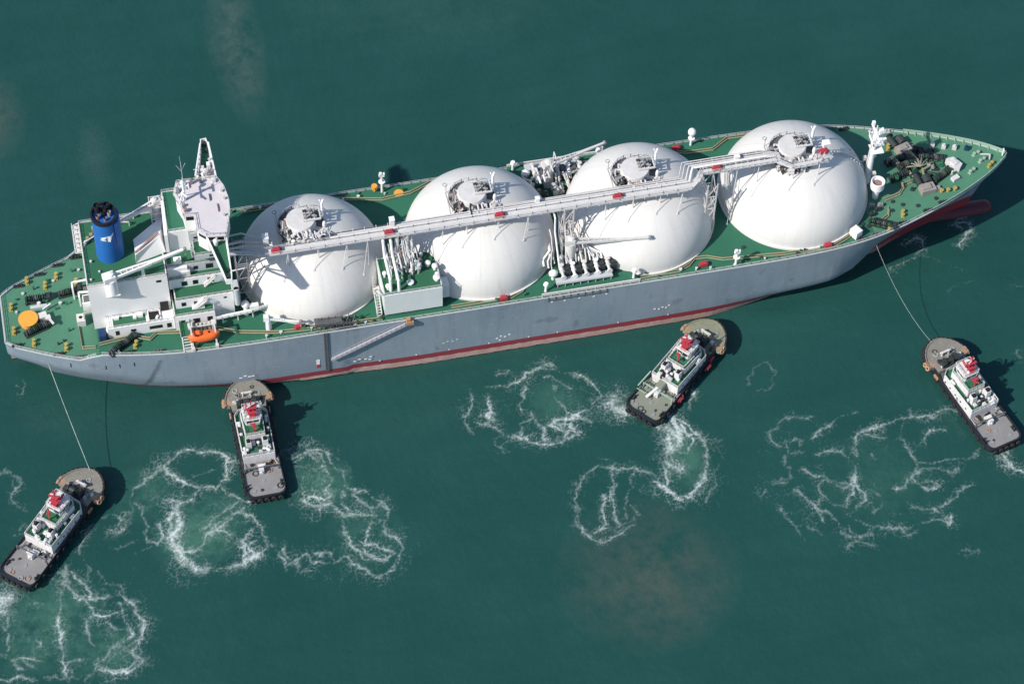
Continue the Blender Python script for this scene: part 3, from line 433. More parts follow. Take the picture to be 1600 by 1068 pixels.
hullmark([(59, 19), (62.5, 18.8), (66.5, 18.9), (70.5, 18.6), (74, 18.8)], 'white', 'scupper', (.5, .4))
hullmark([(x, 4.75) for x in (12, 22, 31, 42, 53, 61, 78, 92)], 'white', 'draft_mark', (.35, .3))
hullmark([(-69, 15.3), (-60, 15.6), (-56.4, 16.4), (-52.6, 17.1)], 'dark', 'scupper', (.3, 1.6))
MB().box((-4.6, -22.98-.05, 8.6), (.9, .1, 2.0)).build('pilot_mark', 'white', hull)
MB().box((-4.6, -22.98-.05, 6.8), (.9, .1, 1.4)).build('pilot_mark', 'red', hull)

# ---- tank covers
def tank(cx, Rr, H, k):
    base = 1.4
    pr = [(Rr+.5, 0), (Rr+.5, .55), (Rr+.04, .56), (Rr, base)]+[(Rr*math.cos(a), base+(H-base)*math.sin(a)) for a in [math.pi/2*i/30 for i in range(1, 31)]]
    pr[-1] = (0.0001, H)
    t = MB().lathe(pr, (cx, 0, MD-.1), 96).build('tank_cover', tank_mat(cx), ship, 50)
    dome_x = cx-.0
    top = MD+H
    # trunk on top of the cover
    X = cx-2.2; ZT = top+2.6
    MB().lathe([(3.9, -4.2), (3.9, 2.2), (3.7, 2.6), (.6, 2.75), (.0001, 2.75)], (X, 0, top), 32).build('tank_dome', 'offwhite', t, 40)
    # platform ring with gaps
    ring = MB()
    for i in range(22):
        if i in (4, 5, 20): continue
        a0, a1 = 2*math.pi*i/22, 2*math.pi*(i+1)/22
        P = [(X+r*math.cos(a), r*math.sin(a)) for r, a in ((4.1, a0), (6.3, a0), (6.3, a1), (4.1, a1))]
        ring.prism(P, top-.25, top-.1)
    ring.build('dome_platform', 'grating', t)
    rp = MB(); rp.rail([(X+6.25*math.cos(a), 6.25*math.sin(a), top-.1) for a in [R(10+340*i/18) for i in range(19)]], 1.1, 1.7, .1)
    for i in range(16):
        a = 2*math.pi*i/16; rp.bar((X+6.2*math.cos(a), 6.2*math.sin(a), top-.3), (X+6.0*math.cos(a), 6.0*math.sin(a), top-2.6), .16)
    rp.build('platform_railing', 'offwhite', t)
    rr = random.Random(20+k)
    # pipework and valves around the trunk
    for i in range(22):
        a = R(rr.uniform(140, 310)); r0 = rr.uniform(4.2, 5.2); zz = top+rr.uniform(.4, 2.2)
        p = [(X+3.7*math.cos(a), 3.7*math.sin(a), zz), (X+r0*math.cos(a), r0*math.sin(a), zz), (X+r0*math.cos(a)+rr.uniform(-.5, .5), r0*math.sin(a)-rr.uniform(.5, 2.5), zz), (X+r0*math.cos(a), r0*math.sin(a)-2.6, top-.8)]
        MB().tube(p, rr.uniform(.14, .3), 6).build('pipe', rr.choice(['pipe', 'offwhite', 'steel', 'pipe', 'dark', 'grating', 'rust']), t, 50)
    for i in range(26):
        x = X+rr.uniform(-5.4, 5.2); y = -rr.uniform(3.9, 7.2)
        vb = MB().cyl((x, y, top-1.5), (x, y, top+rr.uniform(.6, 1.6)), .22, n=8); zz = vb.v[-1][2]
        vb.cyl((x, y, zz), (x, y, zz+.16), .55, n=10).cyl((x-.5, y, top-.4), (x+.5, y, top-.4), .34, n=8)
        vb.build('valve', rr.choice(['offwhite', 'pipe', 'dark', 'white']), t, 50)
    for i in range(4):
        MB().tube([(X+.8+i*1.15, -3.9, top+1.8-.2*i), (X+.8+i*1.15, -5.9, top+1.6-.2*i), (X+.9+i*1.15, -6.7, top+.8)], .26, 8).build('pipe', 'offwhite', t, 50)
    # slatted trays on the forward half of the trunk roof
    for r_ in range(3):
        for c_ in range(3):
            MB().box((X+1.3+c_*1.25, 1.9-r_*1.1, ZT+.55), (.95, .5, .5)).box((X+1.3+c_*1.25, 1.9-r_*1.1+.33, ZT+.30), (.75, .22, .3)).build('valve_box', 'dark' if (r_+c_) % 3 == 0 else 'steel', t)
    ar = MB()
    ar.bb(X+.5, X+5.3, -1.5, -1.1, ZT+.3, ZT+.7).bb(X+.5, X+5.3, 2.5, 2.7, ZT+.3, ZT+.6).bb(X+5.0, X+5.3, -1.1, 2.5, ZT+.3, ZT+.6)
    for q in (1.2, 2.4, 3.6): ar.bb(X+q, X+q+.16, -1.1, 2.5, ZT+.3, ZT+.5)
    ar.build('tray_frame', 'offwhite', t)
    for i in range(7):  # added dark plates standing in for the shading aft of the trunk
        a0, a1 = R(146+i*10), R(155+i*10)
        MB().prism([(X+r*math.cos(a), r*math.sin(a)) for r, a in ((4.0, a0), (6.0, a0), (6.0, a1), (4.0, a1))], top+.1, top+.5+(i*37 % 11)*.12).build('shade_wedge', ('dark', 'grating', 'steel')[i % 3], t)
    dk = MB()
    for q in range(5): dk.bar((X-2.2-.5*q, -2.0-.35*q, top+2.0), (X-4.6-.25*q, -3.4-.3*q, top-.2), .3, .35)
    dk.box((X-4.9, -2.6, top+.7), (1.2, 1.9, 1.3)).box((X-5.0, .2, top+.5), (.9, 1.5, 1.1))
    dk.build('valve_bank', 'dark', t)
    # vent mast and vessel
    vx, vy = X+6.0, 1.6
    MB().cyl((vx, vy, top-2.2), (vx, vy, top+6.0), .42, .36, 12).cyl((vx, vy, top+5.8), (vx+.5, vy+.2, top+7.0), .3, .3, 8).cyl((vx, vy, top+5.8), (vx-.6, vy+.2, top+6.9), .22, .22, 8).build('vent_mast', 'white', t, 50)
    MB().ell((X+6.0, -1.4, top+.4), (.55, .55, 1.5), 12, 8).build('receiver_bottle', 'white', t, 60)
    # inspection ladder and small lamp post
    lx, ly = cx-8.2, 4.6; lz = MD-.1+base+(H-base)*math.sqrt(max(0, 1-(lx-cx)**2/Rr**2-ly**2/Rr**2))
    MB().bar((lx, ly, lz-.3), (lx, ly, lz+3.2), .13).torus((lx-.3, ly, lz+3.3), .55, .1).build('lamp_post', 'steel', t)
    lad = MB()
    for s in (-.35, .35):
        pts = []
        for i in range(12):
            y = -6.5+i*.0; yy = 4.6-(i/11)*8.5; zz = MD-.1+base+(H-base)*math.sqrt(max(0, 1-(lx-cx)**2/Rr**2-yy**2/Rr**2))+.18
            pts.append((lx+s, yy, zz))
        for a, b_ in zip(pts[:-1], pts[1:]): lad.bar(a, b_, .1)
    lad.build('cover_ladder', 'lgrey', t)
    return t
TX = [(-1.9, 19.4, 17.9), (43.8, 20.4, 18.4), (88.2, 20.4, 18.0), (131.8, 20.3, 17.5)]
for k, (x, r_, h) in enumerate(TX): tank(x, r_, h, k)
def cover_z(x, y):
    for cx, r_, h in TX:
        q = 1-((x-cx)**2+y*y)/r_**2
        if q > 0: return MD+1.3+(h-1.4)*math.sqrt(q)
    return MD

# ---- pipe bridge over the tank tops
pb = MB()
ZC = 41.6
def walk(b, pts, w, z0, z1):
    for a, c in zip(pts[:-1], pts[1:]):
        d = Vector((c[0]-a[0], c[1]-a[1])).normalized(); n = Vector((-d.y, d.x))*w/2; e = d*.0
        b.prism([(a[0]-n.x, a[1]-n.y), (c[0]-n.x, c[1]-n.y), (c[0]+n.x, c[1]+n.y), (a[0]+n.x, a[1]+n.y)], z0, z1)
W1 = [(-15, -9.6), (99.2, -9.0)]; W2 = [(101.2, -7.6), (103.0, -4.9), (124.0, -4.6), (127.6, -7.6), (134.6, -7.3), (137.4, -4.2)]
walk(pb, W1, 2.1, ZC-.3, ZC); walk(pb, [(99.2, -9.0), (101.6, -6.9)], 1.6, ZC-.31, ZC-.01)
for i in range(len(W2)-1): walk(pb, W2[i:i+2], 1.5, ZC-.3-.012*(i+1), ZC-.012*(i+1))
bridge = pb.build('pipe_bridge', 'offwhite', ship)
hr = MB()
for y in (-1.0, 1.0):
    hr.rail([(x, y-9.6+.6*(x+15)/114.2, ZC) for x in np.linspace(-15, 99.2, 30)], 1.1, 2.0, .085)
for dy in (-.75, .75): hr.rail([(x, y+dy, ZC) for x, y in W2], 1.1, 1.6, .085)
hr.build('handrail', 'offwhite', bridge)
for i, (y, r_, x0, x1, m) in enumerate([(-7.75, .36, 2.5, 98.0, 'white'), (-7.0, .26, 4.5, 97.2, 'offwhite'), (-6.3, .2, 19, 96.3, 'pipe'), (-5.7, .16, 49, 95.6, 'offwhite'), (-8.35, .16, -14, 99, 'steel')]):
    k = (-4.4-y)*.0
    pts = [(x0, y, ZC-.15), (x1, y+.4, ZC-.15), (x1+2.2, y+3.6, ZC-.15), (99.2+(y+7.75)*-.9+1.0, y+5.9, ZC-.15)]
    if i < 4:
        pts = [(x0, y, ZC-.15), (x1+1.2, y+.4, ZC-.15), (x1+2.6, y+3.7, ZC-.15), (x1+3.2, -2.9+i*.75, ZC-.15), (121.5-i*.4, -2.7+i*.75, ZC-.15), (125.5, -3.2+i*.5, ZC-.9)]
    else: pts = pts[:2]
    MB().tube(pts, r_, 8).build('cargo_pipe', m, bridge, 50)
gt = MB()
for x in np.arange(-13, 98, 3.1): gt.bar((x, -10.6, ZC-.45), (x, -5.6 if x > 2 else -8.4, ZC-.45), .18, .22)
for x in np.arange(104, 122, 3.1): gt.bar((x, -5.6, ZC-.47), (x, -.4, ZC-.47), .18, .22)
for x0, x1, y, z in ((-13, 98, -10.4, -.5), (104, 123, -5.5, -.52)): gt.bar((x0, y, ZC+z), (x1, y+.4, ZC+z), .2, .3)
gt.build('pipe_rack', 'pipe', bridge)
lk = MB().prism([(2, -8.5), (97, -8.0), (97, -5.4), (2, -5.9)], ZC-.75, ZC-.68).prism([(103.5, -5.5), (123, -5.5), (123, -.3), (103.5, -.3)], ZC-.75, ZC-.68)  # plates added under the pipes to throw a solid shadow on the covers
lk.build('shadow_plate', 'grating', bridge)
for x in (-9, -1, 6.5, 12, 32, 38.5, 47, 55, 76, 83.5, 91, 97, 113, 119, 128, 135):
    y = -9.9+.6*(x+15)/114 if x < 100 else (-5.2 if x < 126 else -8.0)
    z = cover_z(x, y-1.6) ; z2 = cover_z(x, y)
    lg = MB().bar((x, y, z2-.3), (x, y, ZC-.4), .18).bar((x, y-.1, ZC-.6), (x-1.8, y-2.6, cover_z(x-1.8, y-2.6)), .11).bar((x, y+3, cover_z(x, y+3)-.3), (x, y+3, ZC-.4), .18).bar((x, y-.1, ZC-.55), (x, y+3.1, ZC-.55), .2)
    lg.cyl((x-1.8, y-2.6, cover_z(x-1.8, y-2.6)-.2), (x-1.8, y-2.6, cover_z(x-1.8, y-2.6)+.15), .32, n=10)
    lg.build('bridge_support', 'offwhite', bridge)
for x in (21.2, 65.8, 105.2):
    tw = MB(); ys = (-10.2, -5.6) if x < 100 else (-9.4, -4.6)
    for dx in (-1.3, 1.3):
        for y in ys: tw.bar((x+dx, y, MD-.2), (x+dx, y, ZC-.4), .32)
    for z in (26, 31, 36):
        for y in ys: tw.bar((x-1.3, y, z), (x+1.3, y, z), .2); tw.bar((x-1.3, y, z), (x+1.3, y, z+4.6), .16)
        for dx in (-1.3, 1.3): tw.bar((x+dx, ys[0], z), (x+dx, ys[1], z), .2); tw.bar((x+dx, ys[0], z), (x+dx, ys[1], z+4.6), .16)
    tw.build('support_tower', 'pipe', bridge)
def firebox(x, y, z, parent, rz=0, s=1):
    b = MB().box((x, y, z+.6*s), (2.0*s, 1.2*s, 1.2*s), rz)
    co, si = math.cos(rz), math.sin(rz)
    for d in (-1, 1):
        b.box((x+d*1.15*s*co, y+d*1.15*s*si, z+.4*s), (.5*s, .8*s, .8*s), rz)
    b.box((x, y, z+1.27*s), (1.5*s, .8*s, .2*s), rz)
    return b.build('fire_box', 'red', parent)
for x, y in [(-11.9, -9.6), (17.9, -9.4), (47.3, -9.3), (79.2, -9.1), (107.4, -4.8), (136.9, -4.6)]: firebox(x, y, ZC, bridge)
for x, y in [(-8.6, -19.9), (46.2, -21.2), (101.4, -20.4), (136.1, -20.7), (104, 20.6)]: firebox(x, y, MD+.1, ship, .05, .95)
# white meter cabinets on the bridge
for x, y, d in [(19.0, -6.6, (1.2, 1.3, 2.6)), (-14.2, -5.7, (1.4, 1.8, 2.2)), (58, -6.3, (1.0, 1.0, 1.6)), (138.2, -2.4, (1.8, 1.6, 1.6)), (113.5, -2.2, (1.3, 1, 1.3))]:
    MB().box((x, y, ZC+d[2]/2-.2), d).box((x, y, ZC+d[2]-.15), (d[0]+.25, d[1]+.25, .14)).build('cabinet', 'white', bridge)
# short branches from the trunks to the bridge pipes
for cx, r_, h in TX[:3]:
    for i in range(5):
        x = cx-4+i*2.1
        MB().tube([(x, -3.2, MD+h-.1), (x, -5.2, MD+h+.6), (x, -6.6-(i % 3)*.5, ZC+.25)], .24-.02*i, 8).build('branch_pipe', ['offwhite', 'pipe', 'white'][i % 3], bridge, 50)
# link to the accommodation: pipes and gangway in the shade of the house
for i, (y0, y1, z0, r_) in enumerate([(-3.0, -6.2, 40.6, .35), (-4.3, -7.0, 40.2, .3), (-6.2, -8.3, 39.8, .25), (-.5, -5.6, 40.8, .25), (-8.6, -10.2, 36.5, .22)]):
    MB().tube([(-24.2, y0, z0-1.5), (-20, y0, z0-1.0), (-12.5, y1, ZC-.4)], r_, 8).build('cargo_pipe', 'pipe', bridge, 50)
ln = MB(); walk(ln, [(-24.3, -7.2), (-15, -9.2)], 1.3, ZC-.62, ZC-.35); ln.rail([(-24.3, -7.9, ZC-.3), (-15, -9.9, ZC-.3)], 1.1, 1.5).rail([(-24.3, -6.5, ZC-.3), (-15, -8.5, ZC-.3)], 1.1, 1.5)
ln.build('access_walkway', 'lgrey', bridge)
sup = MB()
for x in (-22.6, -19.6):
    for y in (-10, -6, -2): sup.bar((x, y, MD), (x, y, 40), .3)
    for z in (27, 33, 39): sup.bar((x, -10, z), (x, -2, z), .22)
for z in (27, 33, 39):
    for y in (-10, -6, -2): sup.bar((-22.6, y, z), (-19.6, y, z), .22); sup.bar((-22.6, y, z-6), (-19.6, y, z), .16)
sup.build('pipe_tower', 'steel', bridge)

# ---- cargo machinery house
mh = MB().bb(14.2, 29.7, -20.8, -8.2, MD+.9, 30.2).build('machinery_house', 'housewhite', ship)
MB().bb(14.5, 29.4, -20.5, -8.5, 30.2, 30.26).build('house_roof', 'upper_green', mh)
leg = MB()
for x in np.linspace(15, 29, 8): leg.bb(x-.25, x+.25, -20.4, -8.6, MD-.15, MD+.9)
leg.build('foundation', 'dark', mh)
MB().bb(29.72, 32.0, -18.6, -15.4, MD+1.6, 27.5).build('annex', 'housewhite', mh)
e = MB(); e.rail([(14.3, -20.6, 30.2), (29.6, -20.6, 30.2), (29.6, -8.4, 30.2)], 1.0, 1.8, .07); e.rail([(14.3, -20.6, 30.2), (14.3, -8.4, 30.2)], 1.0, 1.8, .07); e.build('roof_railing', 'offwhite', mh)
for x, y, r_, h in [(21.6, -18.2, .95, 1.1), (27.2, -13.2, .8, 1.9), (28.8, -14.6, .8, 2.0), (28.6, -18.2, .95, 1.6), (29.0, -16.8, .6, 1.2), (15.6, -18.7, .7, 1.9), (15.4, -14.6, .6, 2.2), (26.0, -9.8, .5, 1.6)]:
    MB().lathe([(r_*.55, 0), (r_*.55, h*.55), (r_, h*.6), (r_, h*.85), (r_*.5, h), (.001, h)], (x, y, 30.25), 14).build('mushroom_vent', 'white', mh, 40)
for i, (x, y0, z0, ye, m) in enumerate([(15.9, -10.6, 40.6, -18.8, 'white'), (18.0, -10.4, 39.5, -19.4, 'white'), (19.6, -9.5, 40.2, -15.2, 'offwhite'), (21.0, -9.8, 39.4, -13.6, 'pipe'), (22.4, -9.6, 40.0, -14.9, 'offwhite'), (23.6, -9.9, 38.6, -13.2, 'white')]):
    MB().tube([(x, y0+2.0, z0), (x, y0, z0-.3), (x+.1, y0-1.2, 35.6-.3*i), (x+.3, ye, 34.4-.3*i), (x+.3, ye-.6, 30.2)], .40 if i < 2 else .24, 10).build('riser_pipe', m, mh, 50)
rr = random.Random(5)
for i in range(14):
    x = 16.4+i*.62; zt = rr.uniform(33, 40); y0 = rr.uniform(-12, -9); y1 = y0-rr.uniform(1.5, 5)
    MB().tube([(x, y0+1.5, zt), (x, y0, zt-.3), (x+rr.uniform(-.3, .3), y1, (zt+30)/2+1), (x, y1-.3, 30.2)], rr.uniform(.12, .2), 6).build('riser_pipe', rr.choice(['offwhite', 'pipe', 'lgrey', 'rust', 'white']), mh, 50)
for i in range(26):
    x = rr.uniform(17, 25.5); y = rr.uniform(-15.4, -9.2); h = rr.uniform(.8, 3.4)
    b = MB().cyl((x, y, 30.2), (x, y, 30.2+h), rr.uniform(.18, .4), n=8).cyl((x-.6, y, 30.2+h*.7), (x+.6, y, 30.2+h*.7), .3, n=8)
    b.cyl((x, y, 30.2+h), (x, y, 30.3+h), .5, n=8); b.build('valve', rr.choice(['offwhite', 'pipe', 'lgrey', 'rust']), mh, 50)
stw = MB()
for z0, z1, y0, y1 in ((MD, 25.5, -20, -15), (25.5, 30.2, -15, -20)):
    for dx in (12.3, 13.5): stw.bar((dx, y0, z0), (dx, y1, z1), .25, .4)
    for i in range(10): stw.bar((12.3, y0+(y1-y0)*i/9, z0+(z1-z0)*i/9), (13.5, y0+(y1-y0)*i/9, z0+(z1-z0)*i/9), .35, .08)
stw.bb(12.2, 13.9, -15, -13.4, 25.3, 25.45).rail([(12.2, -20, MD+.2), (12.2, -15, 25.6)], 1.0, 1.3).rail([(13.7, -20.8, 30.2), (12.3, -20.8, 30.2)], 1.0, 1)
for y in (-20.6, -14): stw.bar((12.3, y, MD), (12.3, y, 30.2), .3)
stw.build('outside_stair', 'offwhite', mh)

# ---- cargo manifolds amidships
def manifold(sy, k):
    Y = lambda y: y*sy
    mf = MB().prism([(56.2, Y(22.6)), (83.2, Y(22.6)), (81.5, Y(18.2)), (72, Y(14.5)), (60.5, Y(14.5))], MD+.4, MD+.9).build('manifold_platform', 'deck', ship)
    rr = random.Random(60+k)
    fr = MB().bar((56.2, Y(22.7), MD+1.6), (83.2, Y(22.7), MD+1.6), .3, .45).bar((56.2, Y(22.7), MD+1.0), (83.2, Y(22.7), MD+1.0), .18)
    for x in np.linspace(56.4, 83, 12): fr.bar((x, Y(22.7), MD+.4), (x, Y(22.7), MD+1.6), .22)
    fr.build('loading_rail', 'offwhite', mf)
    tr = MB().bb(60.6, 76.0, min(Y(18.9), Y(20.9)), max(Y(18.9), Y(20.9)), MD+2.4, MD+2.7)
    for x in np.linspace(61, 75.6, 8): tr.bar((x, Y(20.7), MD+.9), (x, Y(20.7), MD+2.4), .2)
    tr.bb(60.6, 76.0, min(Y(20.9), Y(21.05)), max(Y(20.9), Y(21.05)), MD+2.4, MD+3.0)
    tr.build('drip_tray', 'lgrey', mf)
    for i, x in enumerate((62.8, 65.9, 69.1, 72.2, 75.4)):
        v = MB().cyl((x, Y(13.5), MD+3.6), (x, Y(19.6), MD+3.6), .42, n=12).cyl((x, Y(19.6), MD+3.6), (x, Y(20.0), MD+3.6), .75, n=14).cyl((x, Y(17.6), MD+3.6), (x, Y(17.9), MD+3.6), .72, n=14).cyl((x, Y(15.6), MD+3.6), (x, Y(15.9), MD+3.6), .7, n=14)
        v.cyl((x, Y(16.8), MD+3.6), (x, Y(16.8), MD+5.4), .22, n=8).ell((x, Y(16.8), MD+3.6), (.75, .8, .75), 10, 6).cyl((x, Y(16.8), MD+5.3), (x, Y(16.8), MD+5.5), .55, n=12)
        v.build('manifold_valve', 'white' if i % 2 else 'offwhite', mf, 50)
        MB().box((x+1.5, Y(16.9), MD+2.4), (1.6, 3.0, 3.0)).box((x+1.5, Y(16.9), MD+4.1), (1.1, 2.0, .6)).build('valve_actuator', 'dark' if sy < 0 else 'grating', mf)
    MB().ell((60.4, Y(17.6), MD+3.3), (1.3, 1.0, 1.2), 12, 8).cyl((60.4, Y(17.6), MD+.8), (60.4, Y(17.6), MD+3), .5).build('surge_vessel', 'white', mf, 50)
    for i in range(16):
        x = 58.5+i*1.05+rr.uniform(-.3, .3); zt = rr.uniform(29, 40.5) if i in (3, 4, 5, 6, 7, 8) else rr.uniform(25, 29); y1 = rr.uniform(14.5, 17)
        zb = MD+rr.uniform(2.6, 4); yt = rr.uniform(9, 11) if zt > 33 else rr.uniform(11, 13)
        q = min(max(x+rr.uniform(-.8, .8), 60.5), 70.5)
        MB().tube([(q, Y(yt-2.5), zt), (q, Y(yt), zt-.4), (q, Y(yt+.6), (zt+zb)/2+2), (x, Y(y1-1.5), zb+1), (x, Y(y1), zb)], rr.uniform(.16, .32), 8).build('riser_pipe', rr.choice(['white', 'offwhite', 'pipe', 'offwhite', 'lgrey']), mf, 50)
    for i in range(14):
        x = rr.uniform(59, 77); y = rr.uniform(9.5, 14.2)
        if math.hypot(x-43.8, y) < 21.4 or math.hypot(x-88.2, y) < 21.4: continue
        h = rr.uniform(1.2, 5)
        b = MB().cyl((x, Y(y), MD), (x, Y(y), MD+h), rr.uniform(.25, .5), n=8).box((x, Y(y), MD+h*.5), (1.3, .9, .9)).cyl((x, Y(y), MD+h), (x, Y(y), MD+h+.15), .6, n=8)
        b.build('valve', rr.choice(['offwhite', 'pipe', 'dark', 'lgrey', 'steel']), mf, 50)
    for x in (58.2, 82.3):
        MB().cyl((x-.6, Y(21.3), MD+.8), (x-.6, Y(21.3), MD+3.8), .4, .3, 10).cyl((x-.6, Y(21.3), MD+3.8), (x-.6, Y(21.3), MD+4.4), .75, .6, 12).build('monitor_stand', 'white', mf, 50)
    # ladder-like fender frame under the rail
    rk = MB()
    for x in np.linspace(58, 74, 9): rk.bar((x, Y(23.06), MD-1.6), (x, Y(23.06), MD+.2), .22)
    rk.bar((58, Y(23.1), MD-.9), (74, Y(23.1), MD-.9), .35, .3)
    rk.build('fender_rail', 'grating', mf)
    return mf
ms = manifold(-1, 0); mp_ = manifold(1, 1)

# ---- deck cranes
def crane(base, top, tip, r_, m, bw_=1.0, name='deck_crane', sag=.0):
    c = MB().cyl(base, top, r_*1.15, r_, 16).build(name, m, ship, 50)
    t = Vector(top); d = Vector(tip)-t; u = Vector((d.x, d.y, 0)).normalized()
    cab = MB().box((t.x-u.x*.4, t.y-u.y*.4, t.z+.7), (r_*2.1, r_*1.7, 1.9), math.atan2(u.y, u.x)); cab.lathe([(r_*.8, 0), (r_*.6, .5), (.001, .7)], (t.x, t.y, t.z+1.65), 12)
    cab.build('crane_house', m, c)
    n = Vector((-u.y, u.x, 0)); b = MB(); a0 = t+u*.6+Vector((0, 0, .6))
    for s in (-1, 1): b.bar(a0+n*r_*.55*s, Vector(tip)-d*.45+n*bw_*.28*s, bw_*.38, bw_*.7)
    b.bar(Vector(tip)-d*.5, tip, bw_*.85, bw_*.75, bw_*.5)
    for q in (.12, .2, .28, .36, .44): p = a0.lerp(Vector(tip), q); b.bar(p+n*r_*.5, p-n*r_*.5, .2)
    b.build('crane_boom', m, c)
    h = MB().cyl(Vector(tip)-n*.4, Vector(tip)+n*.4, .5, n=10).bar(Vector(tip)-Vector((0, 0, .4)), Vector(tip)-Vector((0, 0, 1.8)), .12).box(Vector(tip)-Vector((0, 0, 1.9)), (.4, .4, .5))
    h.build('crane_hook', 'steel', c)
    return c
crane((-55.0, -11.0, 37.2), (-55.0, -11.0, 42.6), (-35.2, -6.6, 44.6), 1.45, 'white', 1.25)
crane((-40.6, 9.6, 39), (-40.8, 9.4, 45), (-51.3, 5.6, 44.4), 1.1, 'offwhite', 1.2)
crane((66.0, -12.6, MD), (66.0, -13.6, 31.3), (86.6, -17.0, 32.6), 1.25, 'offwhite', 1.0)
crane((66.2, 15.2, MD), (66.2, 15.2, 29), (83.2, 20.6, 28.6), 1.35, 'offwhite', 1.0)
MB().bar((82.4, 20.6, MD), (82.4, 20.6, 27.7), .7, .7).bar((82.4, 19.8, 27.6), (82.4, 21.4, 27.6), .5, .4).build('boom_rest', 'offwhite', ship)
MB().bar((-46.6, -8.9, 39), (-46.6, -8.9, 42.4), .8, .8).bar((-46.6, -9.7, 42.3), (-46.6, -8.1, 42.3), .5, .4).build('boom_rest', 'white', ship)
crane((-16.5, -18.6, MD), (-16.5, -18.6, MD+4.0), (-8.2, -20.4, MD+3.4), .7, 'white', .7, 'stores_davit')

# ---- posts with monitors
for x, y, h in [(21.0, 21.3, 7.0), (108.4, 21.4, 4.6), (109.9, -21.8, 5.4)]:
    p = MB().cyl((x, y, MD), (x, y, MD+h), .36, .3, 10).build('monitor_post', 'white', ship, 50)
    hd = MB().cyl((x, y, MD+h*.62), (x, y, MD+h*.62+.18), .95, n=10)
    if y > 0 and x > 50: hd.ell((x, y, MD+h+.9), (1.15, 1.15, 1.3), 14, 8)
    else: hd.box((x, y, MD+h), (1.5, .7, .7)).box((x-.3, y, MD+h+.7), (.7, .7, .9)).box((x+.6, y, MD+h+.55), (.5, .6, .6))
    hd.build('monitor_head', 'white', p, 40)
for x, y in [(19.2, 21.9), (28, 19.5)]:
    pass
MB().cyl((19.0, 21.9, MD), (19.0, 21.9, MD+1.2), .25).cyl((19.0, 21.9, MD+1.0), (19.0, 21.9, MD+2.4), .75, .85, 12).build('hose_drum', 'disc', ship, 50)
MB().lathe([(1.35, 0), (1.35, .12), (.001, .13)], (25.4, 20.0, MD-.1), 24).build('painted_hatch', 'disc', ship, 40)
# ---- engine casing and accommodation
acc = MB().prism([(-61.3, -9.8), (-40.7, -9.8), (-40.7, 11.8), (-61.3, 11.8)], MD-.2, 39).build('accommodation_block', 'white', ship)
def block(name, x0, x1, y0, y1, z0, z1, m='white', roof='upper_green', rim=True, inset=.25):
    o = MB().bb(x0, x1, y0, y1, z0, z1).build(name, m, acc)
    if roof: MB().bb(x0+inset, x1-inset, y0+inset, y1-inset, z1, z1+.05).build('deck_covering', roof, acc)
    if rim:
        r_ = MB(); c = [(x0+.1, y0+.1, z1), (x1-.1, y0+.1, z1), (x1-.1, y1-.1, z1), (x0+.1, y1-.1, z1)]
        r_.rail(c, 1.0, 1.6, .07, closed=True); r_.build('railing', 'offwhite', acc)
    return o
MB().bb(-61.0, -41, -9.5, 11.5, 39, 39.05).build('deck_covering', 'upper_green', acc)
rm = MB().rail([(-61.1, 11.6, 39), (-61.1, -9.6, 39), (-41, -9.6, 39)], 1.0, 1.5, .08)
rm.rail([(-61.1, 11.6, 39), (-41, 11.6, 39)], 1.0, 1.5, .08)
rm.bar((-61.2, 11.7, 39.1), (-61.2, -9.7, 39.1), .35, .3).bar((-61.2, 11.7, 39.1), (-41, 11.7, 39.1), .3, .3).bar((-61.2, -9.7, 39.1), (-41, -9.7, 39.1), .3, .3)
rm.build('railing', 'offwhite', acc)
ap = MB()
for y in np.linspace(2.5, 11.6, 7): ap.bar((-61.4, y, 39), (-63.0, y, 38.2), .2); ap.bar((-63.0, y, 38.2), (-63.0, y, 39.4), .14)
ap.bar((-63.0, 2.5, 38.2), (-63.0, 11.6, 38.2), .3).bar((-63.0, 2.5, 39.4), (-63.0, 11.6, 39.4), .14).bb(-62.9, -61.35, 2.4, 11.7, 38.0, 38.15)
ap.build('aft_platform', 'offwhite', acc)
# terraces on the starboard side
block('lower_house', -58, -40.5, -13.7, -9.85, MD-.2, 25.0, 'white', None, True)
MB().bb(-56.4, -47.8, -13.3, -10.4, 25, 25.05).build('deck_covering', 'upper_green', acc)
MB().bb(-46.9, -44.2, -13.2, -10.2, 25, 25.12).build('hatch_opening', 'black', acc)
hb = MB().bar((-47.1, -13.3, 25.5), (-44, -13.3, 25.5), .2).bar((-47.1, -10, 25.5), (-44, -10, 25.5), .2).bar((-47.1, -13.3, 25.2), (-47.1, -10, 25.2), .35).bar((-44, -13.3, 25.2), (-44, -10, 25.2), .35).cyl((-45, -12.6, 25.1), (-44.6, -12.4, 26.0), .35)
MB().add([(-56.8, -9.75, 37.2), (-53.2, -9.75, 37.2), (-53.2, -12.6, 37.2), (-56.8, -12.6, 37.2), (-55.6, -9.75, 33.0), (-54.4, -9.75, 33.0)], [(0, 1, 2, 3), (0, 3, 4), (1, 5, 2), (2, 5, 4, 3)]).build('crane_bracket', 'white', acc)
hb.build('hatch_coaming', 'white', acc)
MB().box((-49.2, -11.0, 25.6), (1.6, 1.1, 1.1)).box((-50.6, -11.2, 25.4), (.9, 1.2, .8)).box((-55.4, -10.8, 25.4), (1.4, .8, .8)).build('roof_locker', 'white', acc)
block('terrace', -40.4, -29.8, -14.7, 12.4, MD-.2, 27.0)
block('terrace', -39.6, -24.4, -12.1, 12.6, 26.9, 30.5)
MB().bb(-29.75, -24.42, -12.08, 12.5, MD-.2, 27).build('front_house', 'white', acc)
block('terrace', -40.5, -24.5, -8.0, 12.5, 30.4, 34.0, 'white')
block('terrace', -40.45, -25.0, -6.1, 12.4, 33.9, 37.4, 'lgrey')
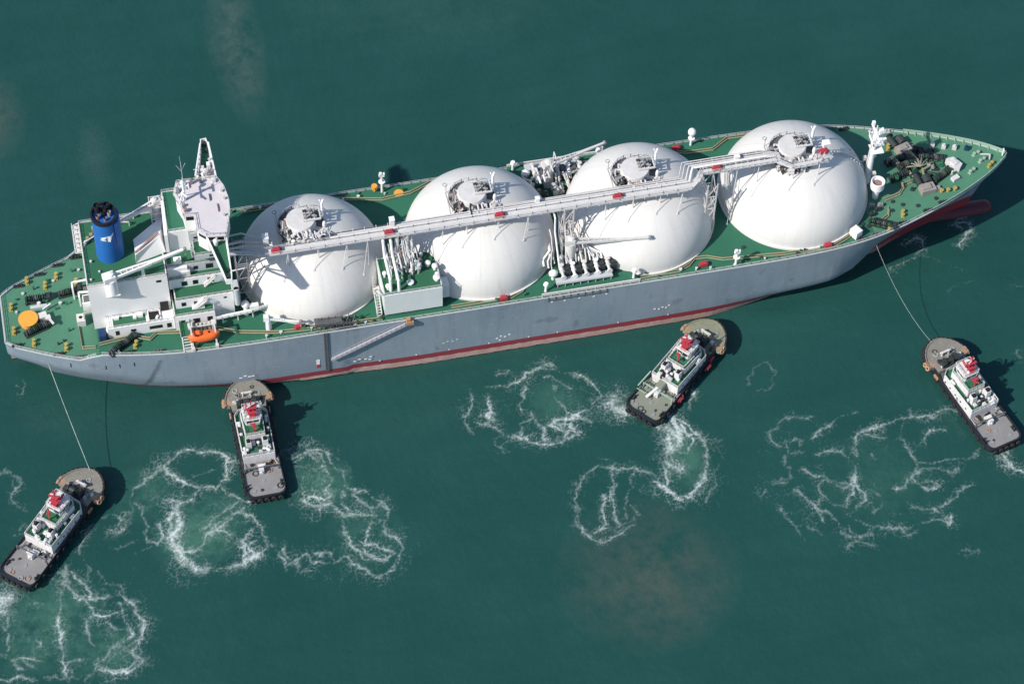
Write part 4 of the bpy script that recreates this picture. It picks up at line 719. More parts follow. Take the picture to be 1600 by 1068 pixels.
block('terrace', -33.6, -25.4, -4.3, 12.3, 37.3, 41.0, 'lgrey')
MB().bb(-40.44, -35.2, -6.9, -6.12, 34.06, 37.2).build('deck_locker', 'white', acc)
MB().bb(-38.4, -36.4, -5.6, -4.2, 37.45, 38.9).cyl((-37.6, -5.2, 38.9), (-37.6, -5.2, 39.5), .4).build('deck_locker', 'white', acc)
MB().bb(-36.9, -34.6, -7.4, -6.2, 34.06, 36.0).build('deck_locker', 'offwhite', acc)
block('upper_house', -38.8, -33.6, -1.5, 12.2, 37.3, 46.0, 'white', 'deck')
block('upper_house', -33.55, -24.6, -2.9, 12.1, 40.9, 46.05, 'lgrey', 'deck')
block('upper_house', -33.0, -24.9, -7.8, -2.95, 40.9, 42.6, 'lgrey', 'upper_green', True)
# dark doors, windows and recesses in the terrace fronts
for x, y, z, wd, h in [(-37.5, -12.12, 28.6, 1.2, 1.5), (-34.4, -12.12, 28.6, .9, 1.2), (-36.5, -8.02, 32.0, 1.5, 1.8), (-33.6, -8.02, 32.0, 1.4, 1.7), (-29.6, -8.02, 32.1, 1.6, 2.0), (-33.0, -6.12, 35.6, 1.2, 1.4), (-29.4, -6.12, 35.6, 1.9, 1.9), (-32.4, -4.32, 39.2, 1.8, 1.6), (-28.6, -4.32, 39.2, 2.6, 1.7), (-31.6, -2.92, 43.6, 1.7, 1.4), (-27.8, -7.82, 41.9, 2.6, .8),
                       (-26.6, -12.12, 28.9, .8, .6), (-34.8, -14.72, 24.3, 1.8, 1.8), (-38.4, -14.72, 24.3, 1.2, 1.8), (-31.3, -14.72, 24.3, 1.4, 1.8), (-55.6, -13.72, 22.8, 1.0, 1.8), (-51.4, -13.72, 23.0, 1.4, .9), (-45.5, -13.72, 22.9, 3.4, 1.3), (-42.0, -13.72, 22.8, 1.2, 1.8), (-43.0, -9.82, 37.0, 1.3, .9)]:
    MB().bb(x-wd/2, x+wd/2, y-.03, y+.08, z-h/2, z+h/2).build('window', 'glass', acc)
MB().bb(-43.6, -41.4, -10.6, -9.84, 25.2, 28.2).build('recess', 'black', acc)
# walkway strip crossing the starboard deck and its ladder
lw = MB().bb(-39.6, -36.9, -19.4, -14.75, 24.2, 24.4).build('side_walkway', 'upper_green', acc)
lr = MB().rail([(-39.6, -14.8, 24.4), (-39.6, -19.4, 24.4)], 1, 1.2, .12).rail([(-36.9, -14.8, 24.4), (-36.9, -19.4, 24.4)], 1, 1.2, .12)
for x in (-39.3, -37.2): lr.bar((x, -19.4, 24.4), (x, -22.2, MD+.3), .3, .3); lr.bar((x, -19.2, MD), (x, -19.2, 24.2), .25)
for i in range(6): lr.bar((-39.3, -19.4-i*.5, 24.3-i*.56), (-37.2, -19.4-i*.5, 24.3-i*.56), .3, .08)
lr.build('side_ladder', 'offwhite', lw)
for a, b in [((-34.6, -12.2, 27.1), (-31.5, -13.6, 30.4)), ((-31.4, -8.1, 30.6), (-28.4, -9.2, 34)), ((-38.8, -14.9, MD), (-35.5, -14.9, 24.3))]:
    st = MB()
    for d in (0, .9): st.bar((a[0], a[1]-d, a[2]), (b[0], b[1]-d+1.0, b[2]), .2, .35)
    for i in range(8):
        t = i/7; st.bar((a[0]+(b[0]-a[0])*t, a[1]+(b[1]+1-a[1])*t, a[2]+(b[2]-a[2])*t), (a[0]+(b[0]-a[0])*t, a[1]+(b[1]+1-a[1])*t-.9, a[2]+(b[2]-a[2])*t), .3, .06)
    st.build('outside_stair', 'offwhite', acc)
MB().prism([(-39.2, -12.0), (-32.6, -12.0), (-32.6, -9.4), (-39.2, -9.4)], 30.56, 30.62).build('raft_platform', 'upper_green', acc)
MB().add([(-35.5, -12.13, 27.1), (-32.2, -12.13, 27.1), (-32.2, -12.13, 30.2), (-35.5, -13.2, 27.1), (-32.2, -13.2, 27.1), (-32.2, -12.6, 30.2)], [(0, 1, 2), (5, 4, 3), (0, 3, 4, 1), (1, 4, 5, 2), (2, 5, 3, 0)]).build('stair_screen', 'offwhite', acc)
# gabled casing cover
gc = MB().add([(-47.8, -4.1, 42.0), (-41.0, -.4, 43.6), (-47.8, 3.4, 39.1), (-39.2, 10.0, 39.1), (-48.0, -4.5, 39.1), (-40.0, -2.3, 39.1)], [(0, 2, 3, 1), (4, 5, 1, 0), (2, 4, 5, 3)[::-1], (0, 4, 2), (1, 3, 5)])
gc.build('casing_cover', 'white', acc)
MB().prism([(-39.85, -2.6), (-38.95, -2.6), (-38.3, 10.4), (-39.2, 10.4)], 39.06, 46.3).build('casing_parapet', 'white', acc)
MB().bar((-47.9, -3.4, 42.2), (-41.2, .5, 43.9), .35, .3).bar((-46.6, -2.4, 41.7), (-41.6, 1.2, 43.2), .7, .25).build('ridge_bar', 'rust', acc)  # brown bars along the ridge, where the dark slot runs
MB().box((-57.4, 7.6, 40.2), (1.2, 1.2, 2.3)).box((-58.4, 6.2, 39.8), (.8, .8, 1.5)).cyl((-59.4, 5.2, 39), (-59.4, 5.2, 40.6), .45).build('deck_vent', 'tan', acc)
for x, y, h, r_ in [(-60, 4.4, 1.3, .4), (-59.4, -2, .9, .35), (-57.6, -5.6, .7, .3), (-50.6, 9.4, 1.2, .5), (-49.0, -7.4, .8, .35), (-46.8, 10.4, 1.8, .4), (-60.0, -7.9, .8, .3), (-44.0, -5.0, .8, .4)]:
    MB().lathe([(r_*.5, 0), (r_*.5, h*.6), (r_, h*.65), (r_, h*.85), (.001, h)], (x, y, 39.04), 10).build('mushroom_vent', 'offwhite', acc, 40)
sq = MB()
for a in [((-52.6, 9.2, 40.6), (-48.2, 8.2, 40.6)), ((-48.2, 8.2, 40.6), (-48.2, 8.2, 39)), ((-52.6, 9.2, 40.6), (-52.6, 9.2, 39)), ((-60.4, 3.8, 40.4), (-57.2, 5.6, 40.4)), ((-60.4, 3.8, 40.4), (-60.4, 3.8, 39))]: sq.bar(*a, .3)
sq.build('pipe_frame', 'offwhite', acc)
lat = MB()
for x in (-42.2, -38.8):
    for y in (7.4, 11.2): lat.bar((x, y, 39), (x, y, 46), .25)
for z in (41, 43.3, 45.8):
    lat.bar((-42.2, 7.4, z), (-38.8, 7.4, z), .16); lat.bar((-42.2, 11.2, z), (-38.8, 11.2, z), .16); lat.bar((-42.2, 7.4, z), (-42.2, 11.2, z), .16)
lat.build('lattice_frame', 'offwhite', acc)
# funnel
fu = MB().lathe([(3.55, 0), (3.45, 3), (3.15, 15.0), (3.1, 15.2)], (-54.2, .6, 39.0), 36, 1.0, 1.12).build('funnel', 'blue', ship, 50)
MB().lathe([(3.35, 15.0), (3.35, 16.1), (2.9, 16.1), (2.8, 14.2)], (-54.2, .6, 39.0), 36, 1.0, 1.12).build('funnel_rim', 'black', fu, 40)
MB().lathe([(2.95, 14.9), (.001, 14.92)], (-54.2, .6, 39.0), 24, 1.0, 1.12).build('funnel_top_plate', 'rust', fu)
MB().prism([(-52.0, -2.4), (-50.7, -1.6), (-50.3, 1.5), (-50.7, 2.9), (-52.2, 3.3)], 39, 53.6).build('funnel_fairing', 'blue', fu)
for dx, dy, h, r_, m in [(-1.3, 1.6, 17.7, .85, 'black'), (1.2, 1.9, 17.3, .8, 'black'), (.1, .2, 17.0, .75, 'black'), (-1.5, -.9, 16.6, .5, 'rust'), (1.5, -.4, 16.9, .5, 'steel'), (.3, -1.8, 16.2, .4, 'rust')]:
    MB().cyl((-54.2+dx, .6+dy, 53.5), (-54.2+dx, .6+dy, 39+h), r_, n=12, cap=False).cyl((-54.2+dx, .6+dy, 39+h-.6), (-54.2+dx, .6+dy, 39+h-.5), r_*.9, n=12).build('exhaust_pipe', m, fu, 40)
em = MB(); poly = [(-2.3, -1.2), (1.0, -1.05), (2.2, 1.75), (1.25, 1.0), (-.2, .75), (-1.55, .35), (-.75, .1), (-1.75, -.2), (-1.0, -.5)]
va = []
for u, v in poly:
    th = -math.pi/2-.08+u/3.45; z = 48.9+v*1.15
    va.append((-54.2+3.43*math.cos(th), .6+3.43*1.12*math.sin(th), z))
em.add(va, [tuple(range(len(va)))]); em.build('funnel_emblem', 'white', fu)
# wheelhouse and bridge wings
RF = [(-31.6, -7.9), (-31.6, -2.6), (-34.4, -2.3), (-34.8, 2.0), (-35.9, 5.4), (-34.7, 9.0), (-24.2, 8.8), (-22.6, 5.0), (-22.0, .9), (-22.3, -3.3), (-23.4, -7.3), (-24.4, -10.8), (-29.3, -10.2)]
IN = [(-28.5+(x+28.5)*.93, -.5+(y+.5)*.94) for x, y in RF]
wh = MB().prism(IN, 46.1, 52.5).build('wheelhouse', 'white', ship)
MB().prism(RF, 52.5, 52.95).build('wheelhouse_roof', 'roofwhite', wh)
n = len(IN)
for i in range(n):
    a, b = Vector(IN[i]), Vector(IN[(i+1) % n]); L = (b-a).length; k = max(1, int(L/1.7)); d = (b-a)/L; nn = Vector((d.y, -d.x)); 
    if nn.dot((a+b)/2-Vector((-28.5, 0))) < 0: nn = -nn
    for j in range(k):
        p = a+d*L*(j+.12)/k; q = a+d*L*(j+.88)/k
        MB().add([(p.x+nn.x*.03, p.y+nn.y*.03, 50.6), (q.x+nn.x*.03, q.y+nn.y*.03, 50.6), (q.x+nn.x*.03, q.y+nn.y*.03, 52.1), (p.x+nn.x*.03, p.y+nn.y*.03, 52.1)], [(0, 1, 2, 3)]).build('bridge_window', 'glass', wh)
rr_ = MB().rail([(-28.5+(x+28.5)*.97, y*.97, 52.95) for x, y in RF], 1.0, 1.5, .09, closed=True); rr_.build('roof_railing', 'offwhite', wh)
rr = random.Random(11)
for x, y, sx, sy, sz, m in [(-33.0, 6.9, 1.6, 2.0, 1.2, 'lgrey'), (-34.6, 5.6, .8, 1.2, 1.4, 'steel'), (-26.8, 2.2, .3, 2.2, .35, 'grating'), (-25.2, -1.6, .25, 2.6, .3, 'rust'), (-24.0, -4.4, .5, .5, .9, 'lgrey'), (-30.8, 7.7, .7, .7, 1.6, 'rust'), (-28.4, 7.6, .7, .7, 1.2, 'grating'), (-25.0, 7.2, .9, .9, 1.4, 'offwhite'), (-33.4, -1.2, .8, .9, 1.1, 'rust'), (-33.8, .6, .7, .7, .9, 'steel'), (-23.6, 3.6, .6, .6, 1.4, 'offwhite'), (-23.2, 1.0, .5, .5, 1.0, 'lgrey')]:
    MB().box((x, y, 52.95+sz/2), (sx, sy, sz)).box((x, y, 52.95+sz+.05), (sx*.7, sy*.7, .12)).build('roof_fitting', m, wh)
rm_ = MB().cyl((-33.2, 2.6, 52.9), (-33.2, 2.6, 60.2), .42, .28, 10).bar((-33.2, .6, 57), (-33.2, 4.6, 57), .25, .3).bar((-34.4, 2.6, 58.6), (-31.8, 2.6, 58.6), .25, .3).box((-31.9, 2.6, 58.9), (.35, 2.6, .35)).box((-33.2, .7, 57.4), (.35, 2.2, .3), .6).ell((-33.2, 4.5, 57.8), (.6, .6, .7), 10, 6).bar((-33.2, 2.6, 60), (-33.2, 2.6, 62), .1)
rm_.bar((-34.8, 1.4, 53), (-33.3, 2.5, 57), .18).bar((-34.8, 3.8, 53), (-33.3, 2.7, 57), .18)
rm_.build('radar_mast', 'white', wh, 50)
am = MB().bar((-32.9, 7.6, 52.9), (-32.9, 7.6, 62.0), .16); 
for q, z in ((1.2, 60), (-1.2, 59.6)): am.bar((-32.9, 7.6, z-1.2), (-32.9+q, 7.6+.3, z+1.2), .09)
am.bar((-32.9, 7.6, 62), (-33.0, 7.6, 64.5), .1).build('whip_aerial', 'lgrey', wh)
for sgn in (-1, 1):
    y = lambda v: v*sgn
    P = [(-29.2, y(9.6)), (-24.2, y(8.6)), (-24.6, y(21.6)), (-24.9, y(23.6)), (-26.5, y(23.4)), (-26.9, y(21.0))]
    wg = MB().prism(P, 49.5, 50.0).build('bridge_wing', 'white', ship)
    Q = [(-28.5, y(10.0)), (-24.75, y(9.0)), (-24.95, y(21.4)), (-25.2, y(23.2)), (-26.3, y(23.0)), (-26.6, y(20.8))]
    MB().prism(Q, 50.0, 50.05).build('wing_deck', 'upper_green' if sgn < 0 else 'deck', wg)
    bk = MB()
    for a, b in ((1, 2), (2, 3), (3, 4), (4, 5), (5, 0)):
        a = P[a]; b = P[b]; d = Vector((b[0]-a[0], b[1]-a[1])).normalized(); nn = Vector((d.y, -d.x))*.1; nn = nn if nn.dot(Vector((-25.8-a[0], 0))) > 0 else -nn
        bk.add([(a[0], a[1], 49.4), (b[0], b[1], 49.4), (b[0], b[1], 51.3), (a[0], a[1], 51.3), (a[0]+nn.x*2.5, a[1]+nn.y*2, 49.4), (b[0]+nn.x*2.5, b[1]+nn.y*2, 49.4), (b[0]+nn.x*2.5, b[1]+nn.y*2, 51.3), (a[0]+nn.x*2.5, a[1]+nn.y*2, 51.3)], [(0, 1, 2, 3), (7, 6, 5, 4), (3, 2, 6, 7), (0, 3, 7, 4), (1, 5, 6, 2)])
    bk.build('wing_bulwark', 'white', wg)
    if sgn > 0:
        MB().prism([(-30.2, 8.6), (-24.3, 8.7), (-24.6, 14.5), (-29.0, 13.6)], 50.06, 50.5).build('wing_platform', 'roofwhite', wg)
        q_ = random.Random(41)
        for i in range(14):
            x_ = q_.uniform(-29, -24.8); y_ = q_.uniform(9.4, 14.2+(i % 3)*1.6); h_ = q_.uniform(.8, 2.8); x_ = max(x_, -27.2) if y_ > 13.5 else x_
            f_ = MB().box((x_, y_, 50.3+h_/2), (q_.uniform(.4, 1.1), q_.uniform(.4, 1.3), h_)).box((x_, y_, 50.35+h_), (.7, .5, .2))
            if i % 3 == 0: f_.bar((x_, y_, 50.3), (x_, y_, 53.6), .16).bar((x_-.8, y_, 53), (x_+.8, y_, 53), .14)
            f_.build('wing_fitting', q_.choice(['white', 'offwhite', 'white', 'roofwhite', 'lgrey']), wg)
        for a_, b_ in (((-29.4, 10.2), (-26.7, 21.5)), ((-24.25, 9.0), (-24.6, 21.5))):
            fr_ = MB()
            for k_ in range(8):
                p_ = Vector((*a_, 51.2)).lerp(Vector((*b_, 51.2)), k_/7); fr_.bar(p_, p_+Vector((0, 0, 1.9-.15*k_)), .35)
            fr_.bar((*a_, 53.0), (*b_, 52.0), .4).bar((*a_, 52.2), (*b_, 51.7), .3).build('wing_dodger', 'white', wg)
    cn = MB().box((-25.6, y(22.3), 50.7), (.9, .9, 1.3)).box((-25.4, y(20.0), 50.6), (.5, .8, 1.0)).build('wing_console', 'dark', wg)
    br = MB().bar((-25.6, y(21), 49.5), (-25.6, y(12.4), 42.5), .5).bar((-26.6, y(18), 49.5), (-26.6, y(12.4), 43.5), .35)
    br.prism([(-27.9, y(9.7)), (-24.9, y(9.5)), (-25.2, y(13.5)), (-26.9, y(13.5))], 46.2, 49.5).build('wing_support', 'white', wg)
    MB().cyl((-27.3, y(11.2), 50), (-27.3, y(11.2), 51.4), .45, .6, 10).ell((-27.3, y(11.2), 51.8), (.7, .7, .6), 10, 6).build('searchlight', 'white', wg, 50)
MB().bb(-24.35, -22.9, -13.6, -10.4, 27, 33.5).cyl((-23.6, -13.4, 27), (-23.6, -13.4, 33.5), .7).build('front_trunk', 'lgrey', acc)
# walkway ahead of the house, starboard
wk = MB(); walk(wk, [(-30.0, -14.5), (-20.0, -13.9), (-10.5, -11.4)], 1.1, 23.6, 23.8)
wk.rail([(-30, -15.1, 23.8), (-20, -14.5, 23.8), (-11, -12.2, 23.8)], 1, 1.5, .14)
for x, yy in ((-28, -14.6), (-24, -14.3), (-20, -14), (-15, -12.8)): wk.bar((x, yy, MD), (x, yy, 23.7), .25)
wk.build('side_catwalk', 'white', ship)
MB().ell((-21.6, -12.8, 25.4), (1.1, 1.1, 1.2), 12, 8).cyl((-21.6, -12.8, MD), (-21.6, -12.8, 25), .6).box((-19.4, -13.2, 24.6), (2.4, 1.2, 1.4)).build('deck_vent', 'white', ship, 50)
# lifeboat davits
dv = MB()
for x in (-36.8, -30.6):
    dv.bar((x, -16.2, MD), (x, -18.2, 26.6), .45, .5).bar((x, -18.2, 26.6), (x, -21.4, 26.9), .4, .45).bar((x, -21.9, MD), (x, -21.0, 23.4), .4, .4).bar((x, -16.2, MD+.2), (x, -21.9, MD+.2), .4, .3)
    dv.box((x, -16.6, 24.4), (1.2, 1.6, 1.6)).box((x, -22.0, MD+.7), (.8, .9, 1.2))
dv.bar((-36.8, -17.4, 25.2), (-30.6, -17.4, 25.2), .25).build('lifeboat_davit', 'offwhite', ship)
for x in np.linspace(-36.2, -30.8, 6): MB().box((x, -16.0, 22.4), (.7, 1.0, 2.6)).cyl((x, -16.0, 23.7), (x, -16.0, 24.3), .3).build('davit_winch', 'offwhite', ship)
# foremast
fm = MB().cyl((153.0, -.5, MD-.1), (153.0, -.5, 41.8), 1.05, .62, 14).build('foremast', 'white', ship, 50)
ct = MB().bb(151.9, 155.2, -2.6, 1.6, 38.2, 38.4).rail([(151.9, -2.6, 38.4), (155.2, -2.6, 38.4), (155.2, 1.6, 38.4), (151.9, 1.6, 38.4)], 1, 1, .14, True).bar((153, -4.0, 41.2), (153, 3.0, 41.2), .5, .45).box((153.2, 2.6, 41.9), (.8, .8, 1.2)).box((153.2, -3.6, 41.9), (.8, .8, 1.2)).box((154.4, -.5, 42.0), (1.2, 1.2, 1.3)).bar((153, -.5, 41.8), (153, -.5, 44.4), .25).box((155.2, -1.9, 39.4), (1.0, 1.0, 1.4))
ct.bb(152.2, 155.6, -2.4, 1.2, 34.6, 34.75).bar((155.4, -.4, 34.8), (155.4, -.4, 36.2), .2)
ct.build('mast_platform', 'white', fm)
ft = MB()
for s in (-.35, .35): ft.bar((151.9, -.5+s, MD), (152.3, -.5+s, 38), .12)
for i in range(28): ft.bar((151.9+.4*i/28, -.85, MD+.6*i), (151.9+.4*i/28, -.15, MD+.6*i), .09)
ft.bar((154.2, .4, MD), (153.4, -.1, 33), .3).box((154.1, -1.9, 25.5), (1, 1, 1.3)).box((151.8, .9, 29.5), (.9, .9, 1.2)).box((154, -.2, 31.5), (.7, .7, 1.1))
ft.build('mast_ladder', 'offwhite', fm)
for i in range(4):
    y = -5.5+i*1.3
    MB().tube([(151.8+i*.2, y+4.6, MD), (151.8+i*.2, y+4.6, MD+3+i*.5), (150.2, y+4.4, MD+3.4+i*.5), (147.6, y+3.8, cover_z(147.6, y+3.8)+.4)], .22, 6).build('fore_pipe', 'offwhite', ship)
ac = MB(); walk(ac, [(137.6, -3.6), (143, -1.2), (150.4, -.6)], 1.0, 37.0, 37.1)
ac = MB()
for s in (-.5, .5):
    pts = [(138.0, -1.8+s, cover_z(138, -1.8)+.3), (143.5, -1.2+s, cover_z(143.5, -1.2)+.3), (148.2, -.8+s, cover_z(148.2, -.8)+.4), (151.2, -.6+s, 26.5)]
    for a, b in zip(pts[:-1], pts[1:]): ac.bar(a, b, .16); ac.bar((a[0], a[1], a[2]+1), (b[0], b[1], b[2]+1), .11); ac.bar(a, (a[0], a[1], a[2]+1), .11)
for i in range(14):
    x = 138+i*.95; z = cover_z(x, -1.2)+.32; ac.bar((x, -2.0, z), (x, -.6, z), .25, .06)
ac.build('cover_stair', 'lgrey', ship)
MB().lathe([(1.75, 0), (1.95, .2), (1.95, 2.7), (1.7, 2.75), (1.5, 1.9), (.001, 1.85)], (153.6, -6.6, 25.4), 24).cyl((153.6, -6.6, MD), (153.6, -6.6, 25.4), .8, 1.2, 12).build('vent_head', 'white', ship, 40)
MB().lathe([(1.5, .02), (.001, .03)], (153.6, -6.6, 27.27), 20).build('vent_screen', 'rust', ship)
for x, y in ((151.4, -9.6), (152.6, -11.2), (153.8, -9.9), (150.6, -12.6)):
    MB().cyl((x, y, MD), (x, y, MD+1.4), .45).box((x+.5, y, MD+.7), (1.0, .8, 1.0)).build('bow_pump', random.choice(['dark', 'steel']), ship)
MB().box((144.6, -18.3, MD+1.3), (2.3, 2.6, 2.5), .5).box((144.6, -18.3, MD+2.6), (1.8, 2.1, .2), .5).build('deck_locker', 'white', ship)

# ---- mooring gear
def winch(x, y, z, rz, n=3, L=7.0, m='dark', name='mooring_winch'):
    co, si = math.cos(rz), math.sin(rz)
    T = lambda u, v, h: (x+u*co-v*si, y+u*si+v*co, z+h)
    f = MB(); 
    for v in (-1.0, 1.0): f.bar(T(-L/2, v, .2), T(L/2, v, .2), .35, .4)
    for i in range(n+1):
        u = -L/2+L*i/n; f.bar(T(u, -1.1, .1), T(u, 1.1, .1), .3, .4); f.bar(T(u, 0, .2), T(u, 0, 1.6), .5, .7)
    f.box(T(L/2+.6, 0, .9), (1.3, 1.7, 1.6), rz).cyl(T(L/2+.4, .9, 1.0), T(L/2+1.8, .9, 1.0), .45, n=10)
    fr = f.build(name, m, ship)
    for i in range(n):
        u0 = -L/2+L*(i+.14)/n; u1 = -L/2+L*(i+.86)/n
        d = MB().cyl(T(u0, 0, 1.2), T(u1, 0, 1.2), .55+.12*(i % 2), n=14)
        for u in (u0, u0+(u1-u0)*.62, u1): d.cyl(T(u-.05, 0, 1.2), T(u+.05, 0, 1.2), .98, n=16)
        d.build('winch_drum', ('dark', 'grating', 'winchgreen')[(i+int(abs(x))) % 3], fr, 40)
    return fr
Za = 17.9
winch(-75.6, 4.9, Za, -.05, 3, 5.2); winch(-67.2, 5.4, Za, .12, 3, 5.0); winch(-76.5, -5.2, Za, .35, 4, 6.4); winch(-55.2, -17.0, MD-.1, .55, 5, 7.4)
def bollard(x, y, z, rz=1.3, m='yellow', s=1.0):
    b = MB(); co, si = math.cos(rz), math.sin(rz)
    b.box((x, y, z+.12), (2.3*s, 1.0*s, .24), rz)
    for q in (-.65, .65): b.lathe([(.36*s, .2), (.36*s, .95*s), (.5*s, 1.0*s), (.5*s, 1.2*s), (.001, 1.25*s)], (x+q*s*co, y+q*s*si, z), 12)
    return b.build('bollard', m, ship, 40)
for x, y in [(-77.4, 13.0-1.6), (-72.8, 8.9), (-69.6, 11.4), (-64.6, 8.4), (-82.4, 3.4), (-82.4, -4.5), (-77.6, -9.4), (-69.4, -12.4)]: bollard(x, y, Za, 1.45)
bollard(-51.4, -17.2, MD-.1, 1.2)
for x, y, rz in [(159.4, -13.9, 1.3), (154.8, -18.2, .2), (162.3, 9.6, 1.2), (188.1, -2.6, .6)]: bollard(x, y, zd(x)-.12, rz)
for x, y, rz in [(182.4, -3.6, .5), (186.3, -.6, .4), (185.4, 2.0, .3)]: bollard(x, y, zd(x)-.12, rz, 'ltgreen')
for x, y in [(172.2, -8.4), (174.0, -8.6), (176.0, -8.5)]:
    MB().lathe([(.45, 0), (.45, .7), (.6, .75), (.6, 1.0), (.001, 1.05)], (x, y, zd(x)-.12), 12).build('roller_pedestal', 'yellow', ship, 40)
for x, s in [(-82, -1), (-79.8, 1), (-74, 1), (-71.6, -1), (-66.5, -1), (-68.8, 1), (-63.8, 1), (-63.4, -1), (-57, -1), (-53.6, -1), (-46, -1), (158.5, -1), (163.2, 1), (166.6, -1), (171.5, -1), (150, -1), (152, 1), (160, 1), (146, -1)]:
    y = s*(bd(x)-1.0); z = zd(x) if x > -60 or x < -66 else 18
    b = MB().box((x, y, z+.15), (2.8, .8, .3), 0)
    for q in (-.9, 0, .9): b.lathe([(.3, .2), (.22, .5), (.3, .9), (.001, .95)], (x+q, y, z), 8)
    b.build('fairlead', random.choice(['dark', 'grating', 'dark', 'lgrey']), ship, 40)
rr = random.Random(3)
for i in range(26):
    x = rr.uniform(-82, -62.5); y = rr.uniform(-.8, .8)*(bd(x)-1.5)
    if abs(y+1.5) < 4.5 and -81 < x < -71: continue
    h = rr.uniform(.4, 1.1)
    MB().cyl((x, y, Za), (x, y, Za+h), rr.uniform(.15, .35), n=8).cyl((x, y, Za+h), (x, y, Za+h+.12), rr.uniform(.3, .5), n=8).build('deck_vent', rr.choice(['deck', 'dark', 'lgrey', 'upper_green']), ship)
# orange topped round platform aft
od = MB().lathe([(2.2, 0), (2.2, 1.5), (2.55, 1.6), (2.65, 2.0), (2.6, 2.15), (.001, 2.16)], (-78.2, -2.3, Za), 36).build('round_platform', 'disc', ship, 40)
MB().box((-74.4, -1.6, Za+.9), (2.2, 1.9, 1.8), .2).box((-73.0, -3.0, Za+1.3), (1.3, 1.3, 2.4), .2).bar((-74.2, .6, Za+1.2), (-71.9, 1.8, Za+1.5), .45).cyl((-75.0, 3.0, Za), (-75.0, 3.0, Za+1.2), .5).bar((-73.0, -3.0, Za+2.2), (-71.8, -5.2, Za+1.8), .5).build('stern_crane', 'offwhite', ship)
MB().box((-75.2, 2.2, Za+.4), (4.4, 1.0, .8)).build('winch_control', 'lgrey', ship)
MB().bb(-63.4, -61.35, -1.6, 1.4, Za, 21.6).bb(-63.6, -61.35, -2.0, -1.6, Za, 22.2).build('aft_hut', 'white', acc)
MB().bb(-63.42, -63.45, -.9, .9, 19, 21).bb(-63.2, -61.6, -1.3, 1.1, 21.6, 21.65).bb(-62.9, -61.6, 2.6, 4.4, 21.2, 21.25).build('hut_grating', 'grating', acc)
fr = MB()
for pts in ([(-61.4, 1.8, 22), (-64.2, 2.2, 22), (-64.2, .6, 22), (-64.2, .6, 18)], [(-61.4, 5.2, 23), (-65.6, 5.0, 23), (-65.6, 3.2, 23), (-65.6, 3.2, 18)]):
    for a, b in zip(pts[:-1], pts[1:]): fr.bar(a, b, .4)
fr.build('pipe_frame', 'white', acc)
MB().box((-64.6, -4.9, Za+1.2), (2.2, 2.6, 2.4)).box((-64.6, -4.9, Za+2.5), (1.6, 1.9, .3)).build('deck_locker', 'offwhite', ship); MB().cyl((-64.6, -5.0, Za+2.64), (-64.6, -5.0, Za+2.7), .5).build('locker_hatch', 'black', ship)
MB().box((-59.6, -13.2, MD+1.2), (1.8, 2.6, 2.4)).build('deck_container', 'bluedark', ship); MB().box((-57.9, -12.2+2.2-2.4, MD+1.2), (.9, 1.6, 2.4)).build('deck_locker', 'white', ship)
# tan pipe pairs on deck
def pair(pts, z=MD+.3, m='tan', gap=.75, r_=.17):
    for d in (0, gap): MB().tube([(x, y+d, z) for x, y in pts], r_, 6).build('deck_pipe', m, ship, 50)
pair([(-65.4, -6.2), (-65.2, -13.6), (-61.8, -14.0)], Za+.3); pair([(-60.8, -15.6), (-52, -14.6), (-47.5, -16.4), (-45.6, -14.8), (-40.5, -15.6), (-30, -16.2), (-24.5, -18.6), (-15, -20.6), (-7, -21.2), (7, -21.4), (13.4, -21.6)])
pair([(32, -21.4), (48.5, -21.2), (51.6, -19.8), (53.6, -17.6), (56.2, -16.4)]); pair([(83.5, -21.5), (94.5, -21.3), (97.6, -19.9), (99.6, -18.0), (103.0, -18.2), (107, -19.8), (124, -21.2), (137.6, -21.2), (141.8, -19.4), (146.4, -16.4)])
pair([(-18, 21.2), (5, 21.4), (20.5, 18.2), (28.5, 19.0), (34.5, 21.6), (55, 21.4)]); pair([(84, 21.5), (100, 21.3), (106, 18.4), (114, 18.2), (119, 21.4), (140, 20.9)]); pair([(156.0, -8.4), (160.6, -7.2), (163.5, -4.0), (165.2, -3.6)], MD+.3)
pair([(156.2, -11.5), (155.4, -13.8), (152.6, -15.4)], MD+.3)
rr = random.Random(9)
for i in range(64):
    x = rr.uniform(-22, 150); s = rr.choice((-1, -1, 1)); y = s*rr.uniform(20.3, 22.2)
    if abs(y) > bd(x)-.6 or 55 < x < 84 or (13 < x < 33 and s < 0): continue
    h = rr.uniform(.4, 1.0)
    MB().cyl((x, y, MD-.1), (x, y, MD+h), rr.uniform(.15, .3), n=8).cyl((x, y, MD+h), (x, y, MD+h+.15), rr.uniform(.3, .5), n=8).build('deck_vent', rr.choice(['dark', 'deck', 'lgrey', 'upper_green', 'offwhite']), ship)
for x, y in [(105.2, -10.4), (113.5, -16.4), (147.6, -15.0), (157, -12), (158, -9), (160.4, -10.6), (164.4, -11.8), (170, -10.4), (149, -16)]:
    MB().lathe([(.55, 0), (.55, .35), (.001, .4)], (x, y, zd(x)-.12), 14).build('deck_hatch', 'ltgreen' if x < 110 else 'dark', ship, 40)
winch(152.4, -16.1, MD-.1, -.5, 4, 6.0, 'dark')
